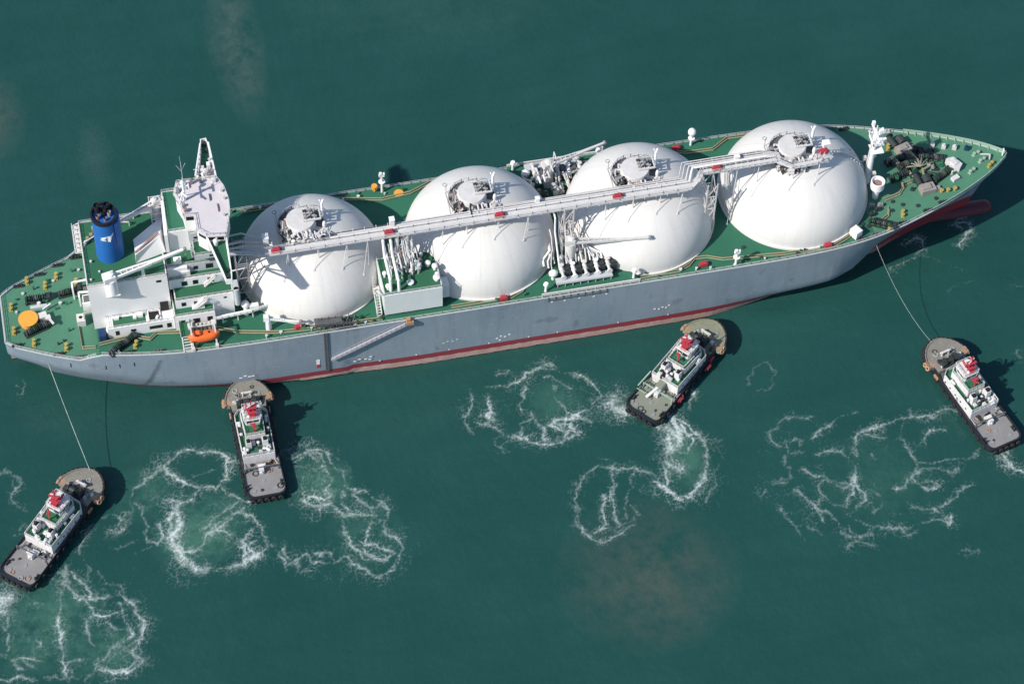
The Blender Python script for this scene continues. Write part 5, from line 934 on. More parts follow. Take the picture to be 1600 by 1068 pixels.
# forecastle machinery
Zf = MD+.1
for (x, y, rz) in ((168.4, -7.2, .12), (166.0, 7.6, .3)):
    T = lambda u, v, h: (x+u*math.cos(rz)-v*math.sin(rz), y+u*math.sin(rz)+v*math.cos(rz), Zf+h)
    wl = MB().box(T(0, 0, .9), (4.2, 2.8, 1.8), rz).box(T(-.4, 0, 2.0), (2.6, 1.6, .5), rz).box(T(2.7, -.6, .6), (1.8, 1.4, 1.2), rz).build('windlass', 'windlass', ship)
    MB().cyl(T(1.0, 1.6, 1.4), T(1.0, 3.9, 1.4), 1.3, n=16).cyl(T(-1.4, 1.6, 1.3), T(-1.4, 5.5, 1.3), .9, n=14).cyl(T(-1.4, 5.3, 1.3), T(-1.4, 5.5, 1.3), 1.5, n=16).build('chain_drum', 'dark', wl, 40)
for a, b in (((168.2, -7.6), (168.9, -.9)), ((167.4, 6.0), (169.2, 1.2)), ((168.9, -.9), (171.2, .2)), ((167.2, -6.2), (165.0, -.4))):
    MB().bar((a[0], a[1], Zf+1.5), (b[0], b[1], Zf+1.2), .55, .5).build('anchor_chain', 'tan', ship)
for x, y, rz, n_ in [(165.0, 2.2, .3, 3), (172.2, 3.8, -.35, 4), (173.4, -3.4, .5, 4), (162.0, 4.4, .2, 3), (161.6, -1.2, .25, 2), (170.6, 6.6, -.5, 3)]: winch(x, y, Zf, rz, n_, 4.2 if n_ < 4 else 5.4, 'dark')
for i in range(34):
    a = rr.uniform(0, 6.28); q = rr.uniform(1, 8.0); x = 168.2+q*math.cos(a)*1.0; y = .4+q*math.sin(a)*.95
    if abs(y) > bd(x)-2: continue
    b = MB(); h = rr.uniform(.5, 1.7); L = rr.uniform(.8, 2.6); t = rr.uniform(0, 3)
    if i % 3: b.box((x, y, Zf+h/2), (L, rr.uniform(.5, 1.1), h), t).cyl((x, y, Zf+h), (x, y, Zf+h+.5), .3, n=8)
    else: b.cyl((x-L/2*math.cos(t), y-L/2*math.sin(t), Zf+h), (x+L/2*math.cos(t), y+L/2*math.sin(t), Zf+h), .45, n=10).box((x, y, Zf+h/2), (.5, 1, h), t)
    b.build('fore_machinery', rr.choice(['dark', 'dark', 'dark', 'grating', 'tan', 'steel', 'deck']), ship, 40)
for i in range(7):
    t = R(20+i*24); MB().tube([(168.6, .2, Zf+1.8), (168.6+2.2*math.cos(t), .2+2.2*math.sin(t), Zf+1.6), (168.6+4.6*math.cos(t), .2+4.4*math.sin(t), Zf+.8)], .17, 6).build('mooring_line', 'steel' if i % 2 else 'tan', ship)
bh = MB().prism([(176.6, -1.6), (179.0, -2.8), (180.2, -1.4), (178.4, 1.4), (176.2, 1.2)], Zf, Zf+2.3).box((178.0, -.7, Zf+2.45), (1.6, 1.8, .35), .5).bar((176.8, -3.2, Zf), (176.8, -3.2, Zf+2), .4).box((177.2, -5.0, Zf+.7), (2.2, 1.4, 1.2), .4)
bh.build('bosun_hut', 'offwhite', ship)
for x, y in [(177.4, 6.4), (180.2, 5.4), (174.6, 7.8), (183.4, 4.4)]:
    MB().box((x, y, zd(x)+.5), (1.2, .9, 1.2), -.5).cyl((x, y, zd(x)+1), (x, y, zd(x)+1.6), .35).build('fore_vent', 'offwhite' if x < 182 else 'bluedark', ship)
MB().bar((186.5, 1.6, 22.4), (188.8, .4, 23.2), .35).bar((188.8, .4, 23.2), (188.2, -1.0, 22.8), .35).build('bow_roller', 'lgrey', ship)
# accommodation ladder on the starboard side
gw = MB().bar((-1.0, -23.35, 9.2), (19.2, -23.6, 20.2), 1.0, .55)
for s in (-.45, .45):
    gw.bar((-1.0, -23.4+s, 10.2), (19.2, -23.65+s, 21.2), .1)
    for i in range(16): t = i/15; p = (-1.0+20.2*t, -23.38-.25*t+s, 9.3+11*t); gw.bar(p, (p[0], p[1], p[2]+1), .09)
gw.build('accommodation_ladder', 'laddergrey', ship)
MB().box((20.3, -23.5, 20.9), (2.0, 1.5, 1.2)).box((20.0, -23.4, 21.9), (1.0, 1.0, .9)).build('ladder_winch', 'ochre', ship)
pl = MB()
for s in (-.38, .38): pl.bar((-2.2+s, -23.25, 4.2), (-2.2+s, -23.25, 21.4), .2)
for i in range(40): pl.bar((-2.65, -23.25, 4.4+i*.42), (-1.75, -23.25, 4.4+i*.42), .16, .2)
pl.build('pilot_ladder', 'grating', ship)
pf = MB().bb(-4.6, 2.6, -22.6, -20.4, MD+2.6, MD+2.75)
for x in np.linspace(-4.4, 6.4, 7):
    for y in (-22.5, -20.5): pf.bar((x, y, MD), (x, y, MD+3.7), .2)
pf.rail([(-4.5, -22.5, MD+2.7), (6.4, -22.5, MD+1.4)], 1.0, .9, .16).rail([(-4.5, -20.5, MD+2.7), (6.4, -20.5, MD+1.4)], 1.0, .9, .16)
for i in range(6): pf.bar((-4.5+i*1.8, -22.5, MD), (-2.7+i*1.8, -20.5, MD+2.7), .16); pf.bar((-4.4+i*1.4, -22.55, MD+2.7), (-3.4+i*1.4, -22.55, MD), .16)
pf.cyl((1.5, -22.8, MD+1.2), (5.5, -22.9, MD+1.2), .3)
pf.build('boarding_platform', 'grating', ship)
# ---- lifeboat hanging in its davits
lb = empty('lifeboat', (-33.7, -19.9, 22.6), .02); tag(lb, 'bright orange enclosed lifeboat hanging in white davits on the ship\'s starboard deck', 'lifeboat')
n = 17; vs = []; fs = []; ring = 12
for i in range(n):
    t = -1+2*i/(n-1); x = 4.15*t; q = max(0.04, (1-abs(t)**3.2))**.62
    for j in range(ring):
        a = 2*math.pi*j/ring; c, s_ = math.cos(a), math.sin(a)
        yy = 1.5*q*math.copysign(abs(c)**.75, c); zz = 1.45+(1.35 if s_ > 0 else 1.4)*math.copysign(abs(s_)**.85, s_)*(.35+.65*q)+.25*t*t
        vs.append((x, yy, zz))
for i in range(n-1):
    for j in range(ring): fs.append((i*ring+j, i*ring+(j+1) % ring, (i+1)*ring+(j+1) % ring, (i+1)*ring+j))
fs += [tuple(range(ring)), tuple(range((n-1)*ring, n*ring))[::-1]]
MB().add(vs, fs).build('boat_hull', 'orange', lb, 40)
MB().box((-1.6, 0, 3.05), (1.7, 1.4, .8)).box((-1.6, 0, 3.5), (1.3, 1.1, .2)).build('conning_cab', 'orange', lb)
MB().box((-.85, -.72, 3.05), (.05, .01, .4)).bb(-2.2, -1.0, -.74, -.70, 2.9, 3.25).bb(1.2, 1.7, -.3, .3, 2.92, 2.97).build('hatch', 'black', lb)
MB().torus((0, 0, 1.55), 1.0, .01).bar((-3.9, -1.35, 1.5), (3.9, -1.35, 1.5), .12).bar((-3.0, 0, 2.9), (-3.0, 0, 3.7), .16).bar((3.0, 0, 2.9), (3.0, 0, 3.7), .16).build('grab_rail', 'dark', lb)
# ------------------------------------------------------------ the tugs
def tug_outline(grow=0):
    half = [(-18.5, 0), (-18.5, 3.6), (-18.1, 4.6), (-17.2, 5.2), (-15.5, 5.35), (-8, 5.2), (0, 5.1), (7, 5.05), (9.4, 4.95), (10.6, 4.9), (12.4, 4.7), (14.2, 4.2), (15.8, 3.4), (17.0, 2.2), (17.6, 1.1), (17.9, 0)]
    return half
def tz(x): return 2.3 if x < -2 else 2.3+1.9*min(1, ((x+2)/16))**1.5
def tug(dk, fore, rs, redm=True, olive=False):
    rr = random.Random(rs)
    t = empty('tug')
    half = tug_outline(); xs = [p[0] for p in half]; pts = [(x, -y) for x, y in half]+[(x, y) for x, y in half[::-1]][1:-1]
    n = len(pts); vs = []
    lv = [(-.6, .80), (.6, .93), (1.4, 1.0), (None, 1.0), ('b', 1.0)]
    for z, k in lv:
        for x, y in pts:
            zz = tz(x) if z is None else ((tz(x)+.75 if x < 9 else max(tz(x)+.05, 4.4)) if z == 'b' else z)
            kx = k if x > 0 else 1-(1-k)*.4
            vs.append((x*kx, y*k, zz))
    fs = []
    for l in range(len(lv)-1):
        for i in range(n): fs.append((l*n+i, l*n+(i+1) % n, (l+1)*n+(i+1) % n, (l+1)*n+i))
    # inner bulwark
    o = len(vs)
    for x, y in pts: vs.append((x*.975, y*.955, tz(x)+.75 if x < 9 else max(tz(x)+.05, 4.4)))
    for x, y in pts: vs.append((x*.975, y*.955, tz(x)-.02))
    for i in range(n):
        j = (i+1) % n; fs.append((4*n+i, 4*n+j, o+j, o+i)); fs.append((o+i, o+j, o+n+j, o+n+i))
    MB().add(vs, fs).build('tug_hull', 'tughull', t, 35)
    def dsheet(x0, x1, m, name, k=.95, dz=0):
        q = [x for x in np.linspace(x0, x1, 24)]; v = []; f = []
        for x in q:
            h = np.interp(x, [p[0] for p in half][1:], [p[1] for p in half][1:])*k if x > -18.4 else 3.4; v += [(x, -h, tz(x)+dz), (x, h, tz(x)+dz)]
        for i in range(23): f.append((2*i, 2*i+2, 2*i+3, 2*i+1))
        MB().add(v, f).build(name, m, t)
    dsheet(-18.0, -6.2, dk, 'aft_deck', .95, .0); dsheet(-6.2, 9.0, 'grating', 'side_deck', .95, .0)
    PF = [(8.5, 4.5), (10.3, 4.7), (10.5, 6.0), (11.4, 6.2), (13.0, 5.95), (14.8, 5.15), (16.4, 3.95), (17.5, 2.5), (18.1, 1.1), (18.3, 0)]
    ring = [(x, -y) for x, y in PF]+[(x, y) for x, y in PF[::-1]][1:]
    MB().prism(ring, 3.3, 4.75).build('fore_deck', fore, t)
    for s in (-1, 1): MB().sheet([(10.55, s*3.9), (10.6, s*5.9), (11.4, s*6.05), (12.8, s*5.85), (12.2, s*4.9)], 4.757).build('deck_corner', 'ochre', t)
    # raised tan rim over the bow with its row of tyres
    rim = MB(); ring = ring[2:-2]
    for a, b in zip(ring[:-1], ring[1:]): rim.bar((a[0]*.985, a[1]*.975, 4.85), (b[0]*.985, b[1]*.975, 4.85), .3, .3)
    rim.build('bow_rim', fore, t)
    L = [0]
    for a, b in zip(ring[:-1], ring[1:]): L.append(L[-1]+math.dist(a, b))
    nt_ = 19
    for i in range(nt_):
        s = L[-1]*(i+.5)/nt_; k = max(j for j in range(len(L)-1) if L[j] <= s); f = (s-L[k])/(L[k+1]-L[k])
        x = ring[k][0]+(ring[k+1][0]-ring[k][0])*f; y = ring[k][1]+(ring[k+1][1]-ring[k][1])*f
        d = Vector((ring[k+1][0]-ring[k][0], ring[k+1][1]-ring[k][1])).normalized(); nn = Vector((d.y, -d.x))
        end = i in (0, 1, nt_-2, nt_-1)
        MB().torus((x+nn.x*.36, y+nn.y*.36, 4.3), .52, .3, (nn.x, nn.y, .45), 12, 6).build('tyre_fender', 'ochre' if end else 'rubber', t, 60)
    for s in (-1, 1):
        for x in np.linspace(-16, 8, 9):
            y = np.interp(x, [p[0] for p in half][1:], [p[1] for p in half][1:])
            MB().torus((x+rr.uniform(-.3, .3), s*(y+.28), 1.75), .58, .27, (0, 1, 0), 12, 6).build('tyre_fender', 'rubber', t, 60)
    for y in np.linspace(-3.6, 3.6, 5): MB().torus((-18.8, y, 1.7), .55, .28, (1, 0, 0), 12, 6).build('tyre_fender', 'rubber', t, 60)
    for s in (-1, 1):
        for x in (7.9, 8.7): MB().torus((x, s*5.25, 2.9), .45, .22, (0, 1, 0), 10, 6).build('lifebuoy', 'ochre' if not olive else 'red', t, 60)
        if olive and s < 0:
            for x in (6.0, -7.2): MB().box((x, s*5.5, 1.9), (2.6, .35, 1.1)).cyl((x-.8, s*5.7, 1.9), (x+.8, s*5.7, 1.9), .45).build('fender_panel', 'red', t)
    # towing winch and bitts on the fore deck
    zf = 4.75
    w_ = MB().box((9.8, 0, zf+.4), (2.4, 4.2, .8)).cyl((9.9, -1.9, zf+1.3), (9.9, 1.9, zf+1.3), .8, n=14)
    for y in (-1.9, -.1, 1.9): w_.cyl((9.9, y-.1, zf+1.3), (9.9, y+.1, zf+1.3), 1.2, n=14)
    w_.box((9.5, 2.7, zf+1.0), (1.6, 1.0, 1.6)).box((11.2, -1.5, zf+.6), (.8, .8, 1.0)).build('tow_winch', 'dark', t, 40)
    hb = MB().cyl((12.6, -1.0, zf), (12.6, -1.0, zf+1.7), .28).cyl((12.6, 1.0, zf), (12.6, 1.0, zf+1.7), .28).bar((12.6, -1.5, zf+1.4), (12.6, 1.5, zf+1.4), .4).box((12.9, 0, zf+.9), (.7, 2.8, .35)).build('tow_bitt', 'offwhite', t, 40)
    for i in range(6):
        x = rr.uniform(8.9, 11.5); y = rr.choice((-1, 1))*rr.uniform(2.6, 4.4)
        MB().box((x, y, zf+.4), (rr.uniform(.5, 1.2), rr.uniform(.5, 1.0), rr.uniform(.5, 1.1))).cyl((x, y, zf), (x, y, zf+1.2), .2).build('deck_gear', rr.choice(['dark', 'steel', 'offwhite', 'lgrey']), t)
    # deckhouse
    H1 = [(-7.0, -4.2), (6.2, -4.4), (7.6, -3.1), (8.0, 0), (7.6, 3.1), (6.2, 4.4), (-7.0, 4.2)]
    dh = MB().prism(H1, 2.25, 5.3).build('deckhouse', 'tugwhite', t)
    MB().prism([(x*.97, y*.94) for x, y in H1], 5.3, 5.35).build('boat_deck', 'upper_green', dh)
    bk = MB()
    for a, b in zip(H1, H1[1:]+H1[:1]):
        if a[0] < -6 and b[0] < -6: continue
        d = Vector((b[0]-a[0], b[1]-a[1])).normalized(); nn = Vector((-d.y, d.x))*.12
        bk.add([(a[0], a[1], 5.25), (b[0], b[1], 5.25), (b[0], b[1], 6.25), (a[0], a[1], 6.25), (a[0]+nn.x, a[1]+nn.y, 5.25), (b[0]+nn.x, b[1]+nn.y, 5.25), (b[0]+nn.x, b[1]+nn.y, 6.25), (a[0]+nn.x, a[1]+nn.y, 6.25)], [(0, 1, 2, 3), (7, 6, 5, 4), (3, 2, 6, 7), (0, 3, 7, 4), (1, 5, 6, 2)])
    bk.build('deck_bulwark', 'tugwhite', dh)
    for s in (-1, 1):
        for x in (-4.5, -2, .5, 3, 5.2):
            y = s*(4.2+.3*(x+7)/13.6)+s*.02
            MB().cyl((x, y, 4.1), (x, y+s*.05, 4.1), .28, n=10).build('porthole', 'glass', dh)
        MB().bb(-.9, -.1, s*4.34-.05, s*4.34+.05, 2.4, 4.2).build('deckhouse_door', 'steel', dh)
    G = 1.16 if olive else 1.0
    mid = MB().prism([(-2.2, -2.6*G), (5.4, -2.9*G), (6.4, -1.9*G), (6.4, 1.9*G), (5.4, 2.9*G), (-2.2, 2.6*G)], 5.35, 7.7).build('upper_house', 'tugwhite', t)
    MB().prism([(-2.0, -2.4*G), (5.2, -2.7*G), (6.1, -1.8*G), (6.1, 1.8*G), (5.2, 2.7*G), (-2.0, 2.4*G)], 7.7, 7.75).build('house_roof', 'upper_green', mid)
    # wheelhouse: raked windows all round
    def ngon(rx0, rx1, ry): return [(rx0, -ry*.8), (rx0+.6, -ry), (rx1-1.0, -ry), (rx1, -ry*.5), (rx1, ry*.5), (rx1-1.0, ry), (rx0+.6, ry), (rx0, ry*.8)]
    A = ngon(1.0, 5.4, 2.1); B_ = ngon(.8, 5.8, 2.35)
    wl = MB().prism(A, 7.75, 8.7).prism(ngon(.7, 5.9, 2.45), 10.3, 10.6).build('wheelhouse', 'tugwhite', t)
    gl = MB(); m_ = len(A)
    gl.add([(x, y, 8.7) for x, y in A]+[(x, y, 10.3) for x, y in B_], [(i, (i+1) % m_, m_+(i+1) % m_, m_+i) for i in range(m_)])
    gl.build('wheelhouse_window', 'glass', wl)
    ml = MB()
    for a, b in zip(A, B_): ml.bar((a[0], a[1], 8.7), (b[0], b[1], 10.3), .22)
    for i in range(m_):
        j = (i+1) % m_; ml.bar(((A[i][0]+A[j][0])/2, (A[i][1]+A[j][1])/2, 8.7), ((B_[i][0]+B_[j][0])/2, (B_[i][1]+B_[j][1])/2, 10.3), .18)
    for i in range(m_):
        j = (i+1) % m_; ml.bar((*A[i], 8.72), (*A[j], 8.72), .24); ml.bar((*B_[i], 10.28), (*B_[j], 10.28), .24)
    ml.build('window_frame', 'tugwhite', wl)
    # grubby gear, hose and rope coils lying about
    for i in range(16):
        x = rr.uniform(-17, -7.4); y = rr.uniform(-4.2, 4.2)
        if i % 4 == 0: MB().torus((x, y, 2.42), rr.uniform(.4, .8), .13, (0, 0, 1), 12, 5).build('rope_coil', rr.choice(['rope', 'dark', 'ochre']), t, 60)
        elif i % 4 == 1: MB().box((x, y, 2.45), (rr.uniform(.3, .8), rr.uniform(.3, .6), .3), rr.uniform(0, 3)).build('deck_gear', rr.choice(['dark', 'steel', 'rust']), t)
    for i in range(7):
        x = rr.uniform(11.0, 15.5); y = rr.uniform(-3.2, 3.2)
        MB().torus((x, y, 4.87), rr.uniform(.35, .7), .12, (0, 0, 1), 12, 5).build('rope_coil', rr.choice(['dark', 'steel', 'rope']), t, 60)
    for i in range(5):
        x = -6.4+i*.8; y = rr.uniform(-1.4, 1.4); MB().box((x, y, 5.38), (.7, rr.uniform(1.0, 2.4), .08)).build('floor_grating', rr.choice(['dark', 'grating']), t)
    for s in (-1, 1):
        MB().bar((-6.5, s*4.1, 6.0), (6.2, s*4.3, 6.0), .1).bar((-6.8, s*3.9, 2.3), (-9.6, s*4.4, 2.3+.9), .12).build('hand_rail', 'offwhite', t)
    # red mast with monitors
    ms_ = MB().bar((2.0, -.9, 10.6), (2.2, -.35, 14.2), .35).bar((2.0, .9, 10.6), (2.2, .35, 14.2), .35).bar((3.6, 0, 10.6), (2.4, 0, 14.2), .35).box((2.2, 0, 12.4), (2.0, 2.4, .25)).box((2.2, 0, 14.2), (1.3, 2.6, .3)).bar((2.2, -1.9, 13.4), (2.2, 1.9, 13.4), .3).bar((2.2, 0, 14.2), (2.2, 0, 17), .25)
    ms_.cyl((2.9, -1.1, 12.5), (4.3, -1.3, 13.3), .28).cyl((2.9, 1.1, 12.5), (4.3, 1.3, 13.3), .28).box((1.4, 0, 11.2), (1.0, 1.6, 1.2))
    ms_.build('signal_mast', 'red', t)
    rd = MB().box((2.4, 0, 14.7), (.3, 2.4, .25), .4).ell((1.5, .9, 11.2), (.5, .5, .5), 10, 6).cyl((3.6, -1.4, 10.6), (3.6, -1.4, 11.3), .35).build('radar_scanner', 'tugwhite', t, 40)
    fs_ = MB().bar((-1.2, .0, 7.7), (-1.0, 0, 10.8), .3).bar((-1.9, -.6, 9.6), (-.2, .6, 9.6), .35).box((-1.1, 0, 10.8), (.9, .9, .4)).cyl((-1.1, 0, 9.8), (-.2, .9, 10.4), .25).build('fire_monitor', 'red', t)
    # funnels, vents and boat deck clutter
    for s in (-1, 1):
        fn = MB().prism([(-4.9, s*1.5), (-3.2, s*1.4), (-3.2, s*2.9), (-4.9, s*2.9)], 5.35, 8.2).build('tug_funnel', 'tugwhite', t)
        MB().cyl((-4.1, s*2.2, 8.2), (-4.3, s*2.2, 9.1), .38, n=10).bb(-4.7, -3.4, s*2.2-.5, s*2.2+.5, 8.2, 8.26).build('exhaust_pipe', 'black', fn, 40)
    for i in range(24):
        x = rr.uniform(-6.7, -2.4) if i < 18 else rr.uniform(-2, 6); y = rr.uniform(-3.7, 3.7) if i < 18 else rr.choice((-1, 1))*rr.uniform(3.2, 3.8); h = rr.uniform(.5, 1.5)
        if i % 2: b = MB().cyl((x, y, 5.35), (x, y, 5.35+h), .3).ell((x, y, 5.35+h), (.5, .5, .35), 10, 6)
        else: b = MB().box((x, y, 5.35+h/2), (rr.uniform(.6, 1.4), rr.uniform(.6, 1.2), h)).box((x, y, 5.4+h), (.5, .5, .15))
        b.build('deck_vent', rr.choice(['tugwhite', 'offwhite', 'dark', 'tugwhite', 'lgrey']), t, 40)
    for s in (-1, 1): MB().cyl((2.4, s*3.6, 5.9), (3.8, s*3.65, 5.9), .4, n=12).box((3.1, s*3.6, 5.5), (1.2, .7, .3)).build('raft_canister', 'tugwhite', t, 40)
    MB().rail([(-6.9, -4.1, 5.3), (-6.9, 4.1, 5.3)], 1, 1.2, .1).build('railing', 'offwhite', dh)
    rl_ = MB().rail([(-2.1, -2.5, 7.7), (5.2, -2.8, 7.7), (6.2, -1.9, 7.7), (6.2, 1.9, 7.7), (5.2, 2.8, 7.7), (-2.1, 2.5, 7.7)], 1, 1.1, .09, True)
    rl_.build('railing', 'offwhite', mid); MB().rail([(.9, -2.2, 10.6), (5.6, -2.2, 10.6), (5.6, 2.2, 10.6), (.9, 2.2, 10.6)], .8, 1.1, .09, True).build('railing', 'offwhite', wl)
    # aft deck: gantry bar, hook, hatches
    gb = MB().bar((-10.2, -4.6, 2.3), (-10.2, -4.5, 4.3), .3).bar((-10.2, 4.6, 2.3), (-10.2, 4.5, 4.3), .3).bar((-10.2, -4.7, 4.3), (-10.2, 4.7, 4.3), .2, .22).bar((-10.2, -3.4, 4.35), (-10.2, -1.2, 4.35), .4, .3).bar((-10.2, 1.3, 4.35), (-10.2, 3.6, 4.35), .4, .3).build('tow_bow', 'ltgreen' if olive else 'grating', t)
    hk = MB().box((-10.3, .1, 3.2), (1.5, 1.3, 1.8)).box((-9.0, -.2, 2.8), (1.0, 2.0, .9)).cyl((-11.4, .2, 3.2), (-10.4, .1, 3.2), .35).build('tow_hook', 'tugwhite', t)
    for i in range(9):
        x = rr.uniform(-9.8, -7.5); y = rr.uniform(-4.2, 4.2)
        MB().box((x, y, 2.55), (rr.uniform(.4, 1.1), rr.uniform(.4, .9), .5)).cyl((x, y, 2.3), (x, y, 3.1), .16).build('deck_gear', rr.choice(['dark', 'offwhite', 'rubber', 'steel', 'grating']), t)
    for x, y in [(-16, 2.8), (-16, -2.8), (-13.2, 0)]: MB().lathe([(.5, 0), (.5, .12), (.001, .14)], (x, y, 2.31), 14).build('deck_hatch', 'steel', t, 40)
    for s in (-1, 1): MB().cyl((-15.2, s*4.4, 2.3), (-15.2, s*4.4, 3.2), .25).cyl((-14.2, s*4.5, 2.3), (-14.2, s*4.5, 3.2), .25).box((-14.7, s*4.45, 2.4), (1.8, .6, .2)).build('bollard', 'dark', t, 40)
    if olive:
        MB().box((-8.2, .4, 3.6), (2.6, 2.2, 2.6)).box((-8.2, .4, 4.95), (2.2, 1.8, .2)).build('deck_crane_base', 'olivedeck', t)
        MB().bar((-9.3, .6, 4.4), (-13.2, 1.6, 3.4), .7, .6).build('crane_arm', 'tugwhite', t)
        ex = MB().prism([(-2.1, -2.9), (.6, -2.95), (.6, 2.95), (-2.1, 2.9)], 7.75, 7.9).build('top_deck', 'deck', mid)
        ds = MB()
        for y in (2.6, 4.8): ds.bar((-6.6, y, 2.3), (-12.4, y, 3.6), .18)
        ds.bar((-12.4, 2.6, 3.6), (-12.4, 5.2, 3.6), .18).bar((-7, 4.6, 5.9), (-12, 5.2, 4.4), .3).build('davit', 'ltgreen', t)
    return t
TS = 1.0
ta = tug('tugdeck', 'tugfore', 31); t2 = tug('tugdeck', 'tugfore', 45); t4 = tug('tugdeck', 'tugfore', 58)
GR = 'tugs working the gas carrier'
def place(o, mx, my, deg, label):
    o.location = (mx, my, 0); o.rotation_euler = (0, 0, R(deg)); tag(o, label, 'tugboat', GR)
place(ta, -79.0, -56.8, 49.5, 'black tug hauling on a line from the ship\'s stern, its tan bow towards the ship')
place(t2, -24.5, -40.0, 91, 'black tug nosed squarely against the grey hull nearest the orange lifeboat')
place(t4, 165.8, -62.8, 105, 'black tug hauling on a line from the ship\'s bow')
t3 = tug('olivedeck', 'olivefore', 77, olive=True); place(t3, 90.9, -40.1, 41.5, 'tug with olive decks pushing at a slant on the hull amidships')
# towing lines
def line(name, a, b, sag, label, r_=.13):
    pts = []
    for i in range(25):
        q = i/24; p = Vector(a).lerp(Vector(b), q); p.z -= sag*4*q*(1-q); pts.append(p)
    o = MB()
    for p, q in zip(pts[:-1], pts[1:]): o.cyl(p, q, r_, n=6)
    tag(o.build(name, 'rope', None, 60), label, 'rope', 'tow lines')
line('tow_line', (-74.9, -13.3, 14.4), (-68.2, -43.0, 5.0), 1.2, 'pale tow line running from the ship\'s stern down to a tug', .085)
line('tow_line', (150.8, -19.6, 16.6), (160.2, -46.4, 5.0), 3.2, 'thin tow line running from the ship\'s bow down to a tug', .055)

# ------------------------------------------------------------ foam on the water
def perlin(x, y, seed):
    rg = np.random.RandomState(seed); P = rg.permutation(256); P = np.concatenate([P, P]); G = rg.uniform(0, 2*np.pi, 256)
    xi = np.floor(x).astype(int); yi = np.floor(y).astype(int); xf = x-xi; yf = y-yi
    u = xf*xf*xf*(xf*(xf*6-15)+10); v = yf*yf*yf*(yf*(yf*6-15)+10)
    def g(i, j, a, b):
        h = G[P[(P[i & 255]+j) & 255]]; return np.cos(h)*a+np.sin(h)*b
    a = g(xi, yi, xf, yf); b = g(xi+1, yi, xf-1, yf); c = g(xi, yi+1, xf, yf-1); d = g(xi+1, yi+1, xf-1, yf-1)
    return (a+(b-a)*u)+((c+(d-c)*u)-(a+(b-a)*u))*v
def fbm(x, y, s, o=4, ridged=False):
    r_ = 0; a = .5; f = 1
    for i in range(o):
        n_ = perlin(x*f, y*f, s+i); r_ = r_+a*((1-2*np.abs(n_)) if ridged else n_); a *= .5; f *= 2.03
    return r_
def worley(x, y, seed):
    xi = np.floor(x).astype(int); yi = np.floor(y).astype(int); rg = np.random.RandomState(seed); T = rg.rand(256, 2); P = rg.permutation(256); P = np.concatenate([P, P])
    f1 = np.full(x.shape, 9.); f2 = np.full(x.shape, 9.)
    for a in (-1, 0, 1):
        for b in (-1, 0, 1):
            h = P[(P[(xi+a) & 255]+((yi+b) & 255)) & 511]; d = np.hypot(xi+a+T[h, 0]-x, yi+b+T[h, 1]-y)
            f2 = np.where(d < f1, f1, np.minimum(f2, d)); f1 = np.minimum(f1, d)
    return f2-f1
FLAB = {'A': 'lacy white foam rings left of the tug nosed against the hull', 'B': 'white foam swirl right of the tug nosed against the hull', 'C': 'oval foam ring left of the slanted tug', 'D': 'churned foam arc under the slanted tug\'s stern', 'E': 'thin foam loop below the slanted tug', 'F': 'faint small foam ring off the bow tug', 'G': 'wide broken foam network left of the bow tug', 'H': 'large foam swirl below the stern tug', 'I': 'small foam curls left of the stern tug', 'J': 'small splashes along the ship and tug hulls'}
